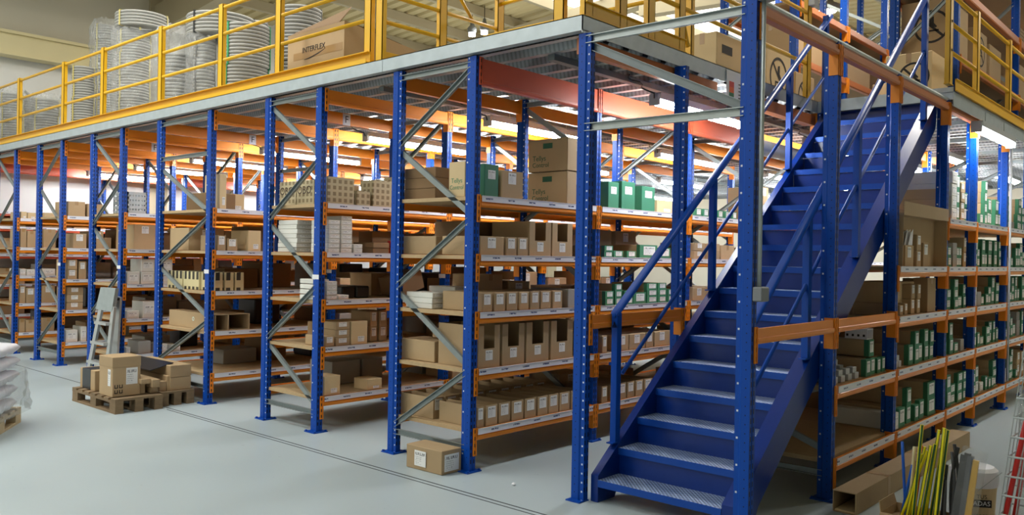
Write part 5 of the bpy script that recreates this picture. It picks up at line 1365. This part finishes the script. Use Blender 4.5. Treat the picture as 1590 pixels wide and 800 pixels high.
# recycling drum and sack
BINX = on('y', 1.48, 1512, 740).x
rb = thing('recycling_bin', (BINX, 1.48, 0), 'beige recycling bin with white lid and black lettering behind the sleeve of profiles', 'bin')
bxc = Vector((BINX, 1.48, 0)); b = MB(); b.lathe([(0, 0), (.115, 0), (.126, .205), (.0, .205)], 32, bxc, closed=False); b.build('bin_body', M['cardlight'], rb, smooth=False)
b = MB(); b.lathe([(0, .206), (.132, .206), (.136, .255), (.132, .30), (.11, .318), (0, .322)], 32, bxc, closed=False); b.build('bin_lid', M['white'], rb, smooth=False)
dirc = Vector((CAM.x - bxc.x, CAM.y - bxc.y, 0)).normalized(); angc = math.atan2(dirc.y, dirc.x)
def on_bin(ang, z, rad=.12): 
    a = angc + ang; return Vector((bxc.x + rad * math.cos(a), bxc.y + rad * math.sin(a), z)) - wloc(rb), (PI / 2, 0, a + PI / 2)
for tx, z, sz, mm in (('TUS', .158, .034, 'ink'), ('ADAS', .117, .038, 'white'), ('RECOGIDA', .045, .022, 'ink')):
    p, r_ = on_bin(.34, z, .1325); text(tx, sz, M[mm], rb, p, r_)
p, r_ = on_bin(.34, .117, .1285); b = MB(); b.box(-.056, .056, -.003, .003, -.022, .022); oo = put('lettering_panel', b.mesh('lettering_panel', M['ink']), rb, p); oo.rotation_euler = (0, 0, r_[2])
b = MB(); pA, pB = on('y', 1.25, 1519, 762), on('y', 1.25, 1556, 734); b.bar(pA, pB, .012, .004); 
rod = tag(b.build('metal_strip', M['galv']), 'thin grey strip leaning against the recycling bin', 'strip')

# wire basket with red tubes at the right edge
wb = thing('wire_basket', (2.3, 1.25, 0), 'tall zinc wire basket holding tubes at the right edge of the photo', 'basket')
Lb, Lt = on('y', 1.15, 1551, 806), on('y', 1.15, 1590, 545)
sh_ = (Lt.x - Lb.x) / (Lt.z - Lb.z); x00 = Lb.x - sh_ * Lb.z
b = MB()
for i in range(6):
    for j_ in range(2):
        x = x00 + i * .08; y = 1.15 + j_ * .3
        b.path([(x, y, .01), (x + sh_ * 1.15, y, 1.15)], .003, 6)
for j_ in (1, 2): 
    for x in (x00, x00 + .4): b.path([(x, 1.15 + j_ * .1, .01), (x + sh_ * 1.15, 1.15 + j_ * .1, 1.15)], .003, 6)
b.build('upright_wires', M['galv'], wb)
for k in range(11):
    z = .02 + k * .112; x = x00 + sh_ * z
    b = MB(); b.path([(x, 1.15, z), (x + .4, 1.15, z), (x + .4, 1.45, z), (x, 1.45, z)], .0045, 6, closed=True); b.build('hoop_wire', M['galv'], wb)
for n, (a, c) in enumerate((((1592, 660), (1560, 805)), ((1594, 700), (1575, 805)))):
    top, bot = on('y', 1.25 + n * .08, *a), on('y', 1.25 + n * .08, *c); d = (top - bot).normalized(); bot = top - d * ((top.z - .015) / d.z); top = top + d * .02
    tube_between(bot, top, .014, M['redplastic'], 'plastic_tube', ['longer', 'shorter'][n] + ' red tube standing in the wire basket', 'tube', 'red tubes in the wire basket')
t0, t1 = on('y', 1.3, 1588, 800), on('y', 1.3, 1592, 600); d = (t1 - t0).normalized(); t0 = t1 - d * ((t1.z - .015) / d.z)
tube_between(t0, t1, .03, M['wrap'], 'clear_tube', 'thick clear tube standing in the wire basket', 'tube', None)
b = MB(); b.lathe([(0, 0), (.012, .002), (.016, .012), (.008, .02), (0, .021)], 7, (-.52, -.02, .0), closed=False); tag(b.build('paper_scrap', M['white']), 'tiny white paper scrap on the floor beside the nearest rack', 'scrap')

# ------------------------------------------------------------------ light
vis = [on('z', 6.25, 733, 52), on('z', 6.25, 752, 50)]
for k, p in enumerate(vis): lamp(p.x, p.y, ['left', 'right'][k] + ' one of the two bright hall lamps above the safety gate', 60, k=.42)
k = 0
for y in (-9.5, -5.2, -1.8):
    for x, e in ((-10.5, .7), (-7.0, .8), (-3.5, .9), (0.0, .6)):
        lamp(x, y, 'round hall lamp hanging over the open floor, %s from the left in the %s row' % (ORD[(k % 4)], ['rear', 'middle', 'front'][k // 4]), 46 * e); k += 1
k = 0
for y in (5.5, 11.5):
    for x in (-8.5, -3.0, -.1, 3.0):
        lamp(x, y, 'round hall lamp above the mezzanine, %s from the left in the %s row' % (ORD[(k % 4)], ['near', 'far'][k // 4]), 115 if x < -1 else 85 if x < 1 else 42); k += 1
wd = bpy.data.worlds.new('hall_daylight'); scn.world = wd; wd.use_nodes = True
wd.node_tree.nodes['Background'].inputs[0].default_value = (0.80, 0.88, 1.0, 1); wd.node_tree.nodes['Background'].inputs[1].default_value = 0.12
scn.view_settings.view_transform = 'Standard'; scn.view_settings.look = 'None'; scn.view_settings.gamma = 1.0; scn.view_settings.use_curve_mapping = False
scn.view_settings.exposure = 0.35
scn.cycles.max_bounces = 8; scn.cycles.diffuse_bounces = 4; scn.cycles.glossy_bounces = 3; scn.cycles.transparent_max_bounces = 12
scn.cycles.use_denoising = True; scn.cycles.caustics_reflective = False; scn.cycles.caustics_refractive = False
scn.cycles.sample_clamp_indirect = 6.0
